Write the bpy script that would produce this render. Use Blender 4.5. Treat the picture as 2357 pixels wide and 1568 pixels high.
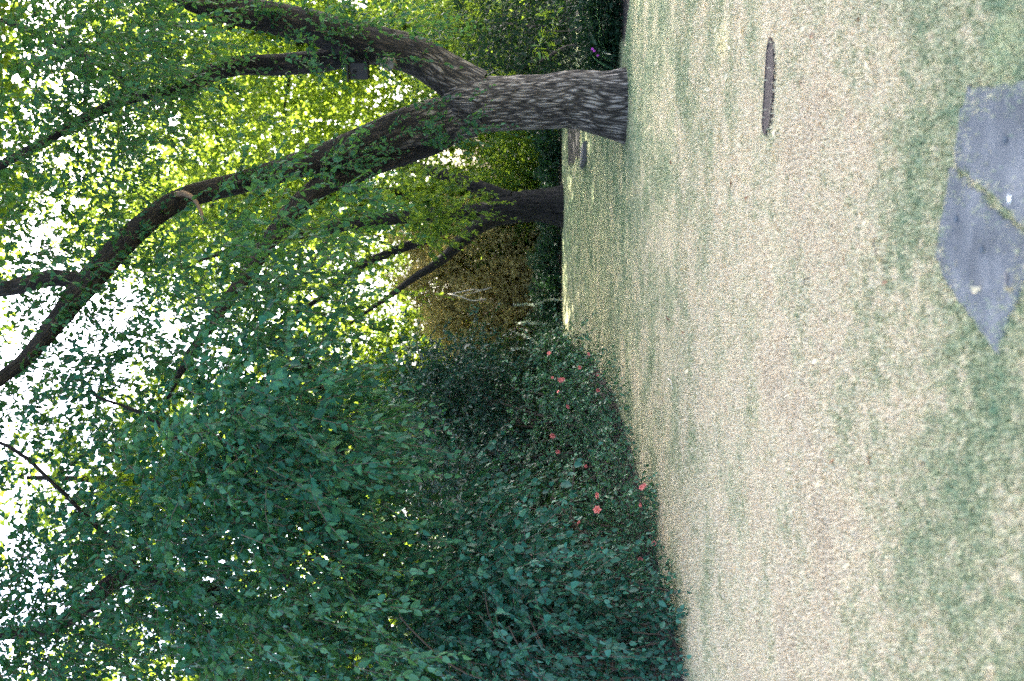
import bpy, math, numpy as np
from mathutils import Vector, Matrix

# ------------------------------------------------------------------ camera, sky, sun, exposure
sc = bpy.context.scene
for o in list(bpy.data.objects):
    bpy.data.objects.remove(o)
COL = sc.collection
W0, H0 = 2356.0, 1568.0                 # working pixel grid of the photograph (it lies on its side: left = up)
F = 35.0 / 36.0 * W0
CAMH = 1.55
PITCH = math.atan(18.0 / F)             # camera looks down by half a degree
cam_d = bpy.data.cameras.new('camera'); cam = bpy.data.objects.new('camera', cam_d); COL.objects.link(cam)
cam_d.sensor_width = 36; cam_d.sensor_fit = 'HORIZONTAL'; cam_d.lens = 35
cam_d.clip_start = 0.05; cam_d.clip_end = 2000
FWD = Vector((0, math.cos(PITCH), -math.sin(PITCH)))
DOWN = Vector((0, -math.sin(PITCH), -math.cos(PITCH)))
RIGHT = Vector((1, 0, 0))
m = Matrix.Identity(4)
for i in range(3):                      # turned camera: picture right is down, picture top is right
    m[i][0] = DOWN[i]; m[i][1] = RIGHT[i]; m[i][2] = -FWD[i]
m[2][3] = CAMH
cam.matrix_world = m
cam_d.dof.use_dof = True; cam_d.dof.focus_distance = 9.5; cam_d.dof.aperture_fstop = 1.7
sc.camera = cam

SUN_EL, SUN_AZ = math.radians(50), math.radians(38)      # ahead and to the right
world = bpy.data.worlds.new('World'); sc.world = world; world.use_nodes = True
nt = world.node_tree
sky = nt.nodes.new('ShaderNodeTexSky'); sky.sky_type = 'NISHITA'; sky.sun_disc = False
sky.sun_elevation = SUN_EL; sky.sun_rotation = SUN_AZ; sky.air_density = 0.85; sky.dust_density = 5.0; sky.ozone_density = 0.6
bg = nt.nodes['Background']; bg.inputs['Strength'].default_value = 0.09
nt.links.new(sky.outputs[0], bg.inputs['Color'])
sun_d = bpy.data.lights.new('sun', 'SUN'); sun_d.energy = 5.0; sun_d.angle = math.radians(0.53); sun_d.color = (1.0, 0.93, 0.8)
sun = bpy.data.objects.new('sun', sun_d); COL.objects.link(sun)
S = Vector((math.sin(SUN_AZ) * math.cos(SUN_EL), math.cos(SUN_AZ) * math.cos(SUN_EL), math.sin(SUN_EL)))
sun.rotation_euler = S.to_track_quat('Z', 'Y').to_euler(); sun.location = (0, 0, 40)
sc.view_settings.view_transform = 'Standard'; sc.view_settings.look = 'None'
sc.view_settings.exposure = 4.1; sc.view_settings.gamma = 1.0; sc.view_settings.use_curve_mapping = False
sc.cycles.max_bounces = 6; sc.cycles.diffuse_bounces = 3; sc.cycles.transmission_bounces = 6; sc.cycles.transparent_max_bounces = 6
sc.cycles.glossy_bounces = 2; sc.cycles.use_denoising = False; sc.cycles.use_adaptive_sampling = True; sc.cycles.adaptive_threshold = 0.008
sc.cycles.sample_clamp_indirect = 3

rng = np.random.default_rng(7)

# ------------------------------------------------------------------ helpers: pixels, meshes, labels
def P(x, y, d):
    """photograph pixel (2356 x 1568 grid) at depth d metres -> world point"""
    r, dn = (H0 / 2 - y) / F, (x - W0 / 2) / F
    v = FWD + RIGHT * r + DOWN * dn
    v = v * (d / v.y)
    return Vector((v.x, v.y, CAMH + v.z))
def G(x, y, z=0.0):
    """pixel on the ground plane"""
    r, dn = (H0 / 2 - y) / F, (x - W0 / 2) / F
    v = FWD + RIGHT * r + DOWN * dn
    t = (z - CAMH) / v.z
    return Vector((v.x * t, v.y * t, z))
def PV(xy, d):
    r = (H0 / 2 - xy[:, 1]) / F; dn = (xy[:, 0] - W0 / 2) / F
    v = np.outer(np.ones(len(r)), FWD) + np.outer(r, RIGHT) + np.outer(dn, DOWN)
    v *= (d / v[:, 1])[:, None]; v[:, 2] += CAMH
    return v

def tag(o, label=None, cat=None, group=None, kind=None):
    if label: o['label'] = label
    if cat: o['category'] = cat
    if group: o['group'] = group
    if kind: o['kind'] = kind
    return o
def empty(name, loc, label, cat, group=None):
    o = bpy.data.objects.new(name, None); COL.objects.link(o); o.location = loc
    o.empty_display_size = 0.2
    return tag(o, label, cat, group)
def link(name, me, mat, parent=None):
    o = bpy.data.objects.new(name, me); COL.objects.link(o)
    if mat is not None and not me.materials: me.materials.append(mat)
    if parent is not None:
        o.parent = parent; o.matrix_parent_inverse = Matrix.Translation(parent.location).inverted()
    return o
def np_mesh(name, V, nside, Fidx, uv=None, smooth=False):
    me = bpy.data.meshes.new(name)
    V = np.ascontiguousarray(V, np.float32); Fidx = np.ascontiguousarray(Fidx, np.int32)
    n = len(Fidx)
    me.vertices.add(len(V)); me.vertices.foreach_set('co', V.ravel())
    me.loops.add(n * nside); me.loops.foreach_set('vertex_index', Fidx.ravel())
    me.polygons.add(n)
    me.polygons.foreach_set('loop_start', np.arange(0, n * nside, nside, dtype=np.int32))
    me.polygons.foreach_set('loop_total', np.full(n, nside, np.int32))
    if uv is not None:
        l = me.uv_layers.new(name='UVMap'); l.data.foreach_set('uv', np.ascontiguousarray(uv, np.float32).ravel())
    if smooth: me.polygons.foreach_set('use_smooth', np.ones(n, bool))
    me.update(); me.validate()
    return me
def py_mesh(name, V, Fc):
    me = bpy.data.meshes.new(name); me.from_pydata([tuple(v) for v in V], [], Fc); me.update(); return me

# ------------------------------------------------------------------ materials
def mat_base(name):
    mt = bpy.data.materials.new(name); mt.use_nodes = True
    nt = mt.node_tree; return mt, nt, nt.nodes['Principled BSDF'], nt.nodes['Material Output']
def node(nt, typ, **kw):
    n = nt.nodes.new(typ)
    for k, v in kw.items():
        if k in ('operation', 'blend_type', 'data_type', 'noise_dimensions', 'feature', 'interpolation'): setattr(n, k, v)
    return n
def ramp(nt, src, stops):
    r = nt.nodes.new('ShaderNodeValToRGB'); e = r.color_ramp.elements
    while len(e) < len(stops): e.new(0.5)
    for el, (p, c) in zip(e, stops): el.position = p; el.color = (*c, 1)
    nt.links.new(src, r.inputs[0]); return r
def noise(nt, vec, scale, detail=4, rough=0.6):
    n = nt.nodes.new('ShaderNodeTexNoise'); n.inputs['Scale'].default_value = scale
    n.inputs['Detail'].default_value = detail; n.inputs['Roughness'].default_value = rough
    if vec is not None: nt.links.new(vec, n.inputs['Vector'])
    return n
def leaf_mat(name, cols, trans, tfrac=0.45, rough=0.42, spec=0.5):
    """leaf: coloured per leaf, light shines through it"""
    mt, nt, pr, out = mat_base(name)
    geo = nt.nodes.new('ShaderNodeNewGeometry')
    n = len(cols)
    r = ramp(nt, geo.outputs['Random Per Island'], [(i / max(1, n - 1), c) for i, c in enumerate(cols)])
    nt.links.new(r.outputs[0], pr.inputs['Base Color'])
    pr.inputs['Roughness'].default_value = rough; pr.inputs['Specular IOR Level'].default_value = spec
    tr = nt.nodes.new('ShaderNodeBsdfTranslucent')
    mx = nt.nodes.new('ShaderNodeMix'); mx.data_type = 'RGBA'; mx.blend_type = 'MIX'
    mx.inputs[0].default_value = 0.75
    nt.links.new(r.outputs[0], mx.inputs[6]); mx.inputs[7].default_value = (*trans, 1)
    nt.links.new(mx.outputs[2], tr.inputs['Color'])
    ms = nt.nodes.new('ShaderNodeMixShader'); ms.inputs[0].default_value = tfrac
    nt.links.new(pr.outputs[0], ms.inputs[1]); nt.links.new(tr.outputs[0], ms.inputs[2])
    nt.links.new(ms.outputs[0], out.inputs['Surface'])
    return mt
def plain(name, col, rough=0.8, var=0.25, scale=12, bump=0.0):
    mt, nt, pr, out = mat_base(name)
    geo = nt.nodes.new('ShaderNodeNewGeometry')
    nz = noise(nt, geo.outputs['Position'], scale, 5)
    c0 = tuple(c * (1 - var) for c in col); c1 = tuple(min(1, c * (1 + var)) for c in col)
    r = ramp(nt, nz.outputs[0], [(0.3, c0), (0.7, c1)])
    nt.links.new(r.outputs[0], pr.inputs['Base Color']); pr.inputs['Roughness'].default_value = rough
    if bump:
        b = nt.nodes.new('ShaderNodeBump'); b.inputs['Strength'].default_value = bump; b.inputs['Distance'].default_value = 0.01
        nt.links.new(nz.outputs[0], b.inputs['Height']); nt.links.new(b.outputs[0], pr.inputs['Normal'])
    return mt
def bark_mat(name, dark, mid, light, dist=0.03, upper_shade=None):
    mt, nt, pr, out = mat_base(name)
    uv = nt.nodes.new('ShaderNodeUVMap'); uv.uv_map = 'UVMap'
    mp = nt.nodes.new('ShaderNodeMapping'); mp.inputs['Scale'].default_value = (26, 3.6, 1)
    wn = noise(nt, uv.outputs[0], 2.2, 3)
    mixv = nt.nodes.new('ShaderNodeMix'); mixv.data_type = 'RGBA'; mixv.inputs[0].default_value = 0.07
    nt.links.new(uv.outputs[0], mixv.inputs[6]); nt.links.new(wn.outputs['Color'], mixv.inputs[7])
    nt.links.new(mixv.outputs[2], mp.inputs[0])
    n1 = noise(nt, mp.outputs[0], 1.7, 10, 0.8)
    vo = nt.nodes.new('ShaderNodeTexVoronoi'); vo.feature = 'DISTANCE_TO_EDGE'; vo.inputs['Scale'].default_value = 1.3
    nt.links.new(mp.outputs[0], vo.inputs['Vector'])
    mul = nt.nodes.new('ShaderNodeMath'); mul.operation = 'MULTIPLY_ADD'
    mr = nt.nodes.new('ShaderNodeMapRange'); mr.inputs[1].default_value = 0.0; mr.inputs[2].default_value = 0.28
    nt.links.new(vo.outputs['Distance'], mr.inputs[0])
    nt.links.new(mr.outputs[0], mul.inputs[0]); mul.inputs[1].default_value = 0.24
    h2 = nt.nodes.new('ShaderNodeMath'); h2.operation = 'MULTIPLY'; h2.inputs[1].default_value = 0.8
    nt.links.new(n1.outputs[0], h2.inputs[0]); nt.links.new(h2.outputs[0], mul.inputs[2])
    r = ramp(nt, mul.outputs[0], [(0.44, dark), (0.55, mid), (0.68, light)])
    if upper_shade:  # backlit darkness of the limbs painted in: bark colour darkens with height
        r2 = ramp(nt, mul.outputs[0], [(0.44, upper_shade[0]), (0.55, upper_shade[1]), (0.68, upper_shade[2])])
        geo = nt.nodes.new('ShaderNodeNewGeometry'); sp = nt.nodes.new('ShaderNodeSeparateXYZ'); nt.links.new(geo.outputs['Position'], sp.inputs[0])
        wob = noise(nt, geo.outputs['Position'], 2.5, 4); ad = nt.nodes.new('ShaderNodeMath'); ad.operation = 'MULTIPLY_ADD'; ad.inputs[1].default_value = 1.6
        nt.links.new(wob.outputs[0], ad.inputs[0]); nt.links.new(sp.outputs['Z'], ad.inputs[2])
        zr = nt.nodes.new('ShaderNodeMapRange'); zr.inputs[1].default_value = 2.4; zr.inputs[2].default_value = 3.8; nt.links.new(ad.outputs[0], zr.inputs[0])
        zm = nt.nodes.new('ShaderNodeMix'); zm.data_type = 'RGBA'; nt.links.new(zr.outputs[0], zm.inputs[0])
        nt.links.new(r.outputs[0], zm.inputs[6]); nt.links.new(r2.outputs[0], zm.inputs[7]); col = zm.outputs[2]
    else: col = r.outputs[0]
    big = noise(nt, uv.outputs[0], 1.2, 3)
    tint = nt.nodes.new('ShaderNodeMix'); tint.data_type = 'RGBA'; tint.blend_type = 'MULTIPLY'; tint.inputs[0].default_value = 0.6
    br = ramp(nt, big.outputs[0], [(0.35, (0.62, 0.6, 0.6)), (0.65, (1.0, 0.98, 0.95))])
    nt.links.new(col, tint.inputs[6]); nt.links.new(br.outputs[0], tint.inputs[7])
    nt.links.new(tint.outputs[2], pr.inputs['Base Color']); pr.inputs['Roughness'].default_value = 0.95
    b = nt.nodes.new('ShaderNodeBump'); b.inputs['Strength'].default_value = 1.0; b.inputs['Distance'].default_value = dist
    nt.links.new(mul.outputs[0], b.inputs['Height']); nt.links.new(b.outputs[0], pr.inputs['Normal'])
    return mt

M = {}
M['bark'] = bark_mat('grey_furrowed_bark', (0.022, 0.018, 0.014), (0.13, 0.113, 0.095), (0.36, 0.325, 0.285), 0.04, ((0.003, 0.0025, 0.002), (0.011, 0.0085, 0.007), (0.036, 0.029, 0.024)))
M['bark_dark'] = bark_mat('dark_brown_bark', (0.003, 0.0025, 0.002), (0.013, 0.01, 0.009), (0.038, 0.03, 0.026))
M['twig'] = plain('twig_bark', (0.075, 0.056, 0.042), 0.9, 0.3, 30)
M['tan_wood'] = plain('tan_wood', (0.16, 0.105, 0.065), 0.85, 0.3, 30)
M['pale_twig'] = plain('bleached_wood', (0.5, 0.45, 0.38), 0.8, 0.2, 30)
M['leaf_a'] = leaf_mat('elm_leaf', [(0.005, 0.04, 0.02), (0.013, 0.07, 0.036), (0.026, 0.105, 0.05), (0.009, 0.055, 0.028), (0.04, 0.125, 0.05)], (0.11, 0.24, 0.02), 0.36, 0.5, 0.2)
M['leaf_c'] = leaf_mat('broad_leaf', [(0.003, 0.035, 0.02), (0.009, 0.07, 0.04), (0.022, 0.115, 0.066), (0.006, 0.05, 0.03), (0.035, 0.14, 0.062)], (0.07, 0.2, 0.02), 0.22, 0.5, 0.2)
M['leaf_c2'] = leaf_mat('lit_broad_leaf', [(0.015, 0.085, 0.045), (0.035, 0.14, 0.075), (0.06, 0.18, 0.09)], (0.14, 0.27, 0.03), 0.28, 0.45, 0.3)  # lighter copy of the broad leaf, sunlit flecks painted into its colour
M['leaf_thicket'] = leaf_mat('thicket_leaf', [(0.004, 0.04, 0.026), (0.012, 0.078, 0.05), (0.03, 0.13, 0.085), (0.007, 0.055, 0.036), (0.05, 0.165, 0.1)], (0.05, 0.16, 0.03), 0.14, 0.45, 0.3)
M['leaf_bg'] = leaf_mat('sunny_far_leaf', [(0.045, 0.12, 0.02), (0.075, 0.165, 0.02), (0.1, 0.19, 0.025), (0.055, 0.13, 0.02)], (0.30, 0.39, 0.03), 0.55, 0.6, 0.15)
M['leaf_b'] = leaf_mat('lime_leaf', [(0.018, 0.07, 0.022), (0.04, 0.11, 0.026), (0.055, 0.13, 0.026), (0.025, 0.085, 0.022)], (0.26, 0.36, 0.025), 0.5, 0.55, 0.2)
M['leaf_gold'] = leaf_mat('bronze_foliage', [(0.28, 0.24, 0.1), (0.44, 0.37, 0.15), (0.18, 0.17, 0.07), (0.52, 0.43, 0.18), (0.34, 0.26, 0.11)], (0.42, 0.34, 0.1), 0.3, 0.8, 0.1)
M['leaf_gloss'] = leaf_mat('glossy_dark_leaf', [(0.004, 0.034, 0.022), (0.013, 0.075, 0.045), (0.007, 0.05, 0.032)], (0.04, 0.11, 0.02), 0.12, 0.4, 0.35)
M['leaf_rose'] = leaf_mat('rose_leaf', [(0.017, 0.079, 0.043), (0.048, 0.156, 0.086), (0.031, 0.114, 0.062), (0.084, 0.204, 0.102)], (0.08, 0.2, 0.03), 0.18, 0.42, 0.4)
M['leaf_low'] = leaf_mat('ground_cover_leaf', [(0.005, 0.024, 0.014), (0.013, 0.052, 0.028), (0.022, 0.07, 0.038)], (0.04, 0.12, 0.015), 0.2, 0.5, 0.25)
M['leaf_dark'] = leaf_mat('painted_shade_leaf', [(0.004, 0.016, 0.009), (0.009, 0.032, 0.016), (0.014, 0.042, 0.018)], (0.03, 0.08, 0.008), 0.2, 0.6, 0.15)  # near-black leaf, shade of hollows and undergrowth put into its colour
M['leaf_bright'] = leaf_mat('young_bright_leaf', [(0.06, 0.15, 0.03), (0.09, 0.19, 0.03)], (0.25, 0.35, 0.02), 0.4, 0.5, 0.3)
M['leaf_white'] = leaf_mat('cream_small_leaf', [(0.26, 0.33, 0.27), (0.17, 0.24, 0.18), (0.34, 0.39, 0.33)], (0.4, 0.5, 0.35), 0.25)
M['strap'] = leaf_mat('strap_leaf', [(0.03, 0.08, 0.05), (0.05, 0.11, 0.07)], (0.1, 0.2, 0.05), 0.2, 0.25, 0.7)
M['coral'] = plain('coral_petal', (0.66, 0.18, 0.15), 0.6, 0.15, 60)
M['magenta'] = plain('magenta_petal', (0.5, 0.05, 0.4), 0.6, 0.2, 60)
M['soil'] = plain('dark_soil', (0.022, 0.015, 0.011), 0.95, 0.5, 9, 0.6)
M['mulch'] = plain('damp_mulch', (0.005, 0.004, 0.004), 0.95, 0.4, 9, 0.6)
M['dry_leaf'] = plain('pale_dry_leaf', (0.62, 0.5, 0.3), 0.7, 0.25, 40)
M['brown_leaf'] = plain('brown_dry_leaf', (0.24, 0.12, 0.06), 0.7, 0.3, 40)
M['black'] = plain('black_painted_wood', (0.002, 0.002, 0.003), 0.6, 0.3, 20)
M['hole'] = plain('entrance_hole', (0.003, 0.003, 0.003), 0.9, 0.1, 20)
M['scar'] = plain('pruning_scar_wood', (0.16, 0.14, 0.11), 0.85, 0.45, 25, 0.5)
M['stone_edge'] = plain('pale_stone', (0.12, 0.115, 0.115), 0.85, 0.2, 14, 0.3)
M['white_spot'] = plain('chalk_white', (0.75, 0.76, 0.78), 0.8, 0.08, 60)

# ------------------------------------------------------------------ tubes (trunks, limbs, canes)
def smooth_path(pts, rad, n):
    pts = np.array([tuple(p) for p in pts], float); rad = np.array(rad, float)
    k = len(pts)
    if k < 3:
        t = np.linspace(0, 1, n); return pts[0] + (pts[-1] - pts[0]) * t[:, None], rad[0] + (rad[-1] - rad[0]) * t
    s = np.r_[0, np.cumsum(np.linalg.norm(np.diff(pts, axis=0), axis=1))]
    out = np.linspace(0, s[-1], n); res = np.zeros((n, 3))
    tang = np.gradient(pts, s, axis=0)
    idx = np.clip(np.searchsorted(s, out, 'right') - 1, 0, k - 2)
    h = (s[idx + 1] - s[idx]); u = (out - s[idx]) / h
    h00 = 2 * u**3 - 3 * u**2 + 1; h10 = u**3 - 2 * u**2 + u; h01 = -2 * u**3 + 3 * u**2; h11 = u**3 - u**2
    res = h00[:, None] * pts[idx] + (h10 * h)[:, None] * tang[idx] + h01[:, None] * pts[idx + 1] + (h11 * h)[:, None] * tang[idx + 1]
    return res, np.interp(out, s, rad)
def tube_mesh(name, pts, rad, n=40, segs=16, rough=0.0, ridges=0, flare=None, seed=0, wob=0.0):
    r_ = np.random.default_rng(seed + 11)
    C, R = smooth_path(pts, rad, n)
    if wob: C[1:] += np.cumsum(r_.normal(0, wob, (n - 1, 3)), 0) * np.linspace(0, 1, n - 1)[:, None]
    T = np.gradient(C, axis=0); T /= np.linalg.norm(T, axis=1)[:, None]
    up = np.array([0, 1.0, 0]) if abs(T[0][1]) < 0.9 else np.array([1.0, 0, 0])
    U = np.cross(T[0], up); U /= np.linalg.norm(U)
    ang = np.linspace(0, 2 * np.pi, segs, endpoint=False)
    ln = np.r_[0, np.cumsum(np.linalg.norm(np.diff(C, axis=0), axis=1))]
    V = np.zeros((n, segs, 3))
    ph = r_.uniform(0, 6.28, 12)
    for i in range(n):
        U = U - T[i] * np.dot(U, T[i]); U /= np.linalg.norm(U); B = np.cross(T[i], U)
        rr = np.full(segs, R[i])
        if ridges:
            a2 = ang + 0.1 * np.sin(ln[i] * 1.7 + ph[0]) + 0.05 * np.sin(ln[i] * 5 + ph[5] + 3 * ang)
            w = np.abs(np.sin(a2 * ridges / 2 + ph[1] + 0.8 * np.sin(ln[i] * 3.1 + 2 * ang + ph[2])))
            w2 = np.abs(np.sin(a2 * (ridges * 0.77) / 2 + ph[3] - 0.9 * np.sin(ln[i] * 4.3 + ang * 3 + ph[4])))
            rr = rr + rough * (0.6 * w + 0.5 * w2 - 0.7)
            rr = rr + R[i] * 0.05 * np.sin(2 * ang + ph[6] + ln[i] * 0.8) + R[i] * 0.035 * np.sin(3 * ang + ph[7] - ln[i] * 1.7)
        if flare is not None: rr = rr * flare(ang, ln[i])
        V[i] = C[i] + np.outer(np.cos(ang) * rr, U) + np.outer(np.sin(ang) * rr, B)
    Vf = V.reshape(-1, 3)
    ii, jj = np.meshgrid(np.arange(n - 1), np.arange(segs), indexing='ij')
    a = ii * segs + jj; b = ii * segs + (jj + 1) % segs
    Fc = np.stack([a, b, b + segs, a + segs], -1).reshape(-1, 4)
    rm = max(0.02, float(np.mean(R)))
    u0 = jj / segs * 2 * np.pi * rm; u1 = (jj + 1) / segs * 2 * np.pi * rm
    v0 = ln[ii]; v1 = ln[ii + 1]
    uv = np.stack([u0, v0, u1, v0, u1, v1, u0, v1], -1).reshape(-1, 2)
    # close the far end with a small cap vertex
    return np_mesh(name, Vf, 4, Fc, uv, True)

# ------------------------------------------------------------------ leaves
def unit(a): return a / np.maximum(1e-9, np.linalg.norm(a, axis=-1, keepdims=True))
def leaf_verts(p, d, nrm, L, Wd, six=True, fold=0.18, droop=0.12):
    d = unit(d); s = unit(np.cross(d, nrm)); n_ = np.cross(s, d)
    L = L[:, None]; Wd = Wd[:, None]
    if six:
        v = np.stack([p,
                      p + d * L * 0.30 + s * Wd * 0.46 + n_ * Wd * fold,
                      p + d * L * 0.68 + s * Wd * 0.36 + n_ * Wd * fold * 0.6 - n_ * L * droop * .4,
                      p + d * L - n_ * L * droop,
                      p + d * L * 0.68 - s * Wd * 0.36 + n_ * Wd * fold * 0.6 - n_ * L * droop * .4,
                      p + d * L * 0.30 - s * Wd * 0.46 + n_ * Wd * fold], 1)
        f = np.array([[0, 1, 2, 3], [3, 4, 5, 0]])
    else:
        v = np.stack([p, p + d * L * 0.45 + s * Wd * 0.5, p + d * L, p + d * L * 0.45 - s * Wd * 0.5], 1)
        f = np.array([[0, 1, 2, 3]])
    k = v.shape[1]
    Fc = (np.arange(len(p))[:, None, None] * k + f[None]).reshape(-1, 4)
    return v.reshape(-1, 3), Fc
def sprays(base, dirs, slen, nleaf, L, aspect, six=True, droop=0.35, hang=0.5, jitter=0.35, twigs=True, flat=0.5, rg=rng):
    """leafy shoots: thin stem with alternate leaves. Returns leaf V,F and twig V,F"""
    m_ = len(base); dirs = unit(dirs); sl = slen * rg.uniform(0.6, 1.3, m_)
    side = unit(np.cross(dirs, rg.normal(0, 1, (m_, 3)) * 0.5 + np.array([0, 0, 1.0])))
    nrm = np.cross(side, dirs)
    t = (np.arange(nleaf) + 0.6) / nleaf
    t = np.clip(t[None] + rg.normal(0, 0.3 / nleaf, (m_, nleaf)), 0.05, 1.0)
    g = np.array([0, 0, -1.0])
    pos = base[:, None] + dirs[:, None] * (sl[:, None] * t)[..., None] + g * (sl[:, None] * droop * t**2)[..., None]
    tang = dirs[:, None] + g * (2 * droop * t)[..., None]
    sgn = np.where(np.arange(nleaf) % 2 == 0, 1.0, -1.0)[None, :, None]
    ld = unit(tang * 0.55 + side[:, None] * sgn * 0.8 + g * hang + rg.normal(0, jitter, (m_, nleaf, 3)))
    ln_ = unit(nrm[:, None] * flat + np.array([0, 0, 0.5]) + rg.normal(0, 0.45, (m_, nleaf, 3)))
    Ls = L * rg.uniform(0.6, 1.25, (m_, nleaf)) * (1.1 - 0.45 * t)
    p = pos.reshape(-1, 3); Lf = Ls.ravel()
    V, Fc = leaf_verts(p, ld.reshape(-1, 3), ln_.reshape(-1, 3), Lf, Lf * aspect * rg.uniform(0.8, 1.15, len(Lf)), six)
    if not twigs: return V, Fc, None, None
    ts = np.linspace(0, 1, 4)
    ctr = base[:, None] + dirs[:, None] * (sl[:, None] * ts)[..., None] + g * (sl[:, None] * droop * ts**2)[..., None]
    rad = 0.0042 * (slen / 0.5) ** 0.5 * (1 - 0.75 * ts)
    tri = np.array([0, 2.094, 4.189])
    ring = np.cos(tri)[None, None, :, None] * side[:, None, None] + np.sin(tri)[None, None, :, None] * nrm[:, None, None]
    TV = (ctr[:, :, None] + ring * rad[None, :, None, None]).reshape(-1, 3)
    f = []
    for i in range(3):
        for j in range(3):
            a, b = i * 3 + j, i * 3 + (j + 1) % 3; f.append([a, b, b + 3, a + 3])
    TF = (np.arange(m_)[:, None, None] * 12 + np.array(f)[None]).reshape(-1, 4)
    return V, Fc, TV, TF
class Foliage:
    def __init__(s): s.V = []; s.F = []; s.n = 0; s.TV = []; s.TF = []; s.tn = 0
    def add(s, V, Fc, TV=None, TF=None):
        s.V.append(V); s.F.append(Fc + s.n); s.n += len(V)
        if TV is not None: s.TV.append(TV); s.TF.append(TF + s.tn); s.tn += len(TV)
    def build(s, parent, mat, name='crown', twig_mat=None, twig_name='twigs'):
        o = link(name, np_mesh(name, np.concatenate(s.V), 4, np.concatenate(s.F)), mat, parent)
        if s.TV:
            t = link(twig_name, np_mesh(twig_name, np.concatenate(s.TV), 4, np.concatenate(s.TF)), twig_mat or M['twig'], parent)
            tag(t, kind='stuff')
        tag(o, kind='stuff')
        return o
def in_poly(pts, poly):
    x, y = pts[:, 0], pts[:, 1]; c = np.zeros(len(pts), bool); n = len(poly)
    for i in range(n):
        x0, y0 = poly[i]; x1, y1 = poly[(i + 1) % n]
        if y0 == y1: continue
        c ^= ((y0 > y) != (y1 > y)) & (x < (x1 - x0) * (y - y0) / (y1 - y0) + x0)
    return c
def poly_pts(poly, n, d0, d1, rg=rng):
    poly = np.array(poly, float); lo, hi = poly.min(0), poly.max(0); out = []
    got = 0
    while got < n:
        q = rg.uniform(lo, hi, (n * 3, 2)); q = q[in_poly(q, poly)]; out.append(q); got += len(q)
    q = np.concatenate(out)[:n]
    return PV(q, rg.uniform(d0, d1, n))
def clump(centers, per, r, rg=rng):
    k = len(centers)
    off = rg.normal(0, 1, (k, per, 3)) * r
    return (centers[:, None] + off).reshape(-1, 3), unit(off.reshape(-1, 3) + rg.normal(0, 0.4 * np.mean(r), (k * per, 3)))
def ell(c, rad, n, rg=rng, shell=0.0):
    v = unit(rg.normal(0, 1, (n, 3))); r = rg.uniform(shell, 1, n) ** (1 / 2.2)
    return np.array(c) + v * r[:, None] * np.array(rad)

# ------------------------------------------------------------------ ground, lawn, beds
LB = [(-2.99, 3.0), (-2.95, 8.3), (-2.55, 9.3), (-1.72, 11.1), (-1.15, 12.6), (-0.72, 14.2), (-0.35, 17.0), (-0.1, 22.0), (0.05, 26.6)]
RB = [(9.0, 26.6), (7.5, 20.5), (5.2, 14.5), (3.75, 12.85), (4.15, 12.25), (5.0, 11.7), (9.0, 11.0)]
lawn_poly = [(-20.0, -6.0), (-20.0, 7.6), (-8.0, 7.8), (-3.6, 8.05)] + LB[1:] + RB + [(20.0, 10.5), (20.0, -6.0)]

def lawn_color(nt, pos):
    """dry straw lawn with greener patches, bare streaks"""
    n1 = noise(nt, pos, 1.5, 6, 0.62); n2 = noise(nt, pos, 16.0, 5, 0.7); n3 = noise(nt, pos, 48.0, 4, 0.75)
    sep = nt.nodes.new('ShaderNodeSeparateXYZ'); nt.links.new(pos, sep.inputs[0])
    # greener belt close to the stepping stones, drier middle, greener again far away
    near = nt.nodes.new('ShaderNodeMapRange'); near.inputs[1].default_value = 4.6; near.inputs[2].default_value = 3.2
    near.inputs[3].default_value = 0.0; near.inputs[4].default_value = 0.30
    nt.links.new(sep.outputs['Y'], near.inputs[0])
    far = nt.nodes.new('ShaderNodeMapRange'); far.inputs[1].default_value = 5.5; far.inputs[2].default_value = 13.0
    far.inputs[3].default_value = 0.0; far.inputs[4].default_value = 0.26
    nt.links.new(sep.outputs['Y'], far.inputs[0])
    rt = nt.nodes.new('ShaderNodeMapRange'); rt.inputs[1].default_value = 0.2; rt.inputs[2].default_value = 2.5
    rt.inputs[3].default_value = 0.0; rt.inputs[4].default_value = 0.1
    nt.links.new(sep.outputs['X'], rt.inputs[0])
    def math_(op, a, b):
        n = nt.nodes.new('ShaderNodeMath'); n.operation = op
        for i, q in enumerate((a, b)):
            if isinstance(q, float): n.inputs[i].default_value = q
            else: nt.links.new(q, n.inputs[i])
        return n.outputs[0]
    v = math_('ADD', math_('MULTIPLY', n1.outputs[0], 1.0), math_('MULTIPLY', n2.outputs[0], 1.1))
    v = math_('ADD', v, math_('MULTIPLY', n3.outputs[0], 0.9))
    v = math_('ADD', math_('ADD', v, near.outputs[0]), math_('ADD', far.outputs[0], rt.outputs[0]))
    v = math_('SUBTRACT', v, 1.05)
    return ramp(nt, v, [(0.30, (0.50, 0.40, 0.265)), (0.42, (0.66, 0.54, 0.365)), (0.58, (0.5, 0.44, 0.275)), (0.72, (0.30, 0.315, 0.165)), (0.98, (0.10, 0.18, 0.09))])
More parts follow.
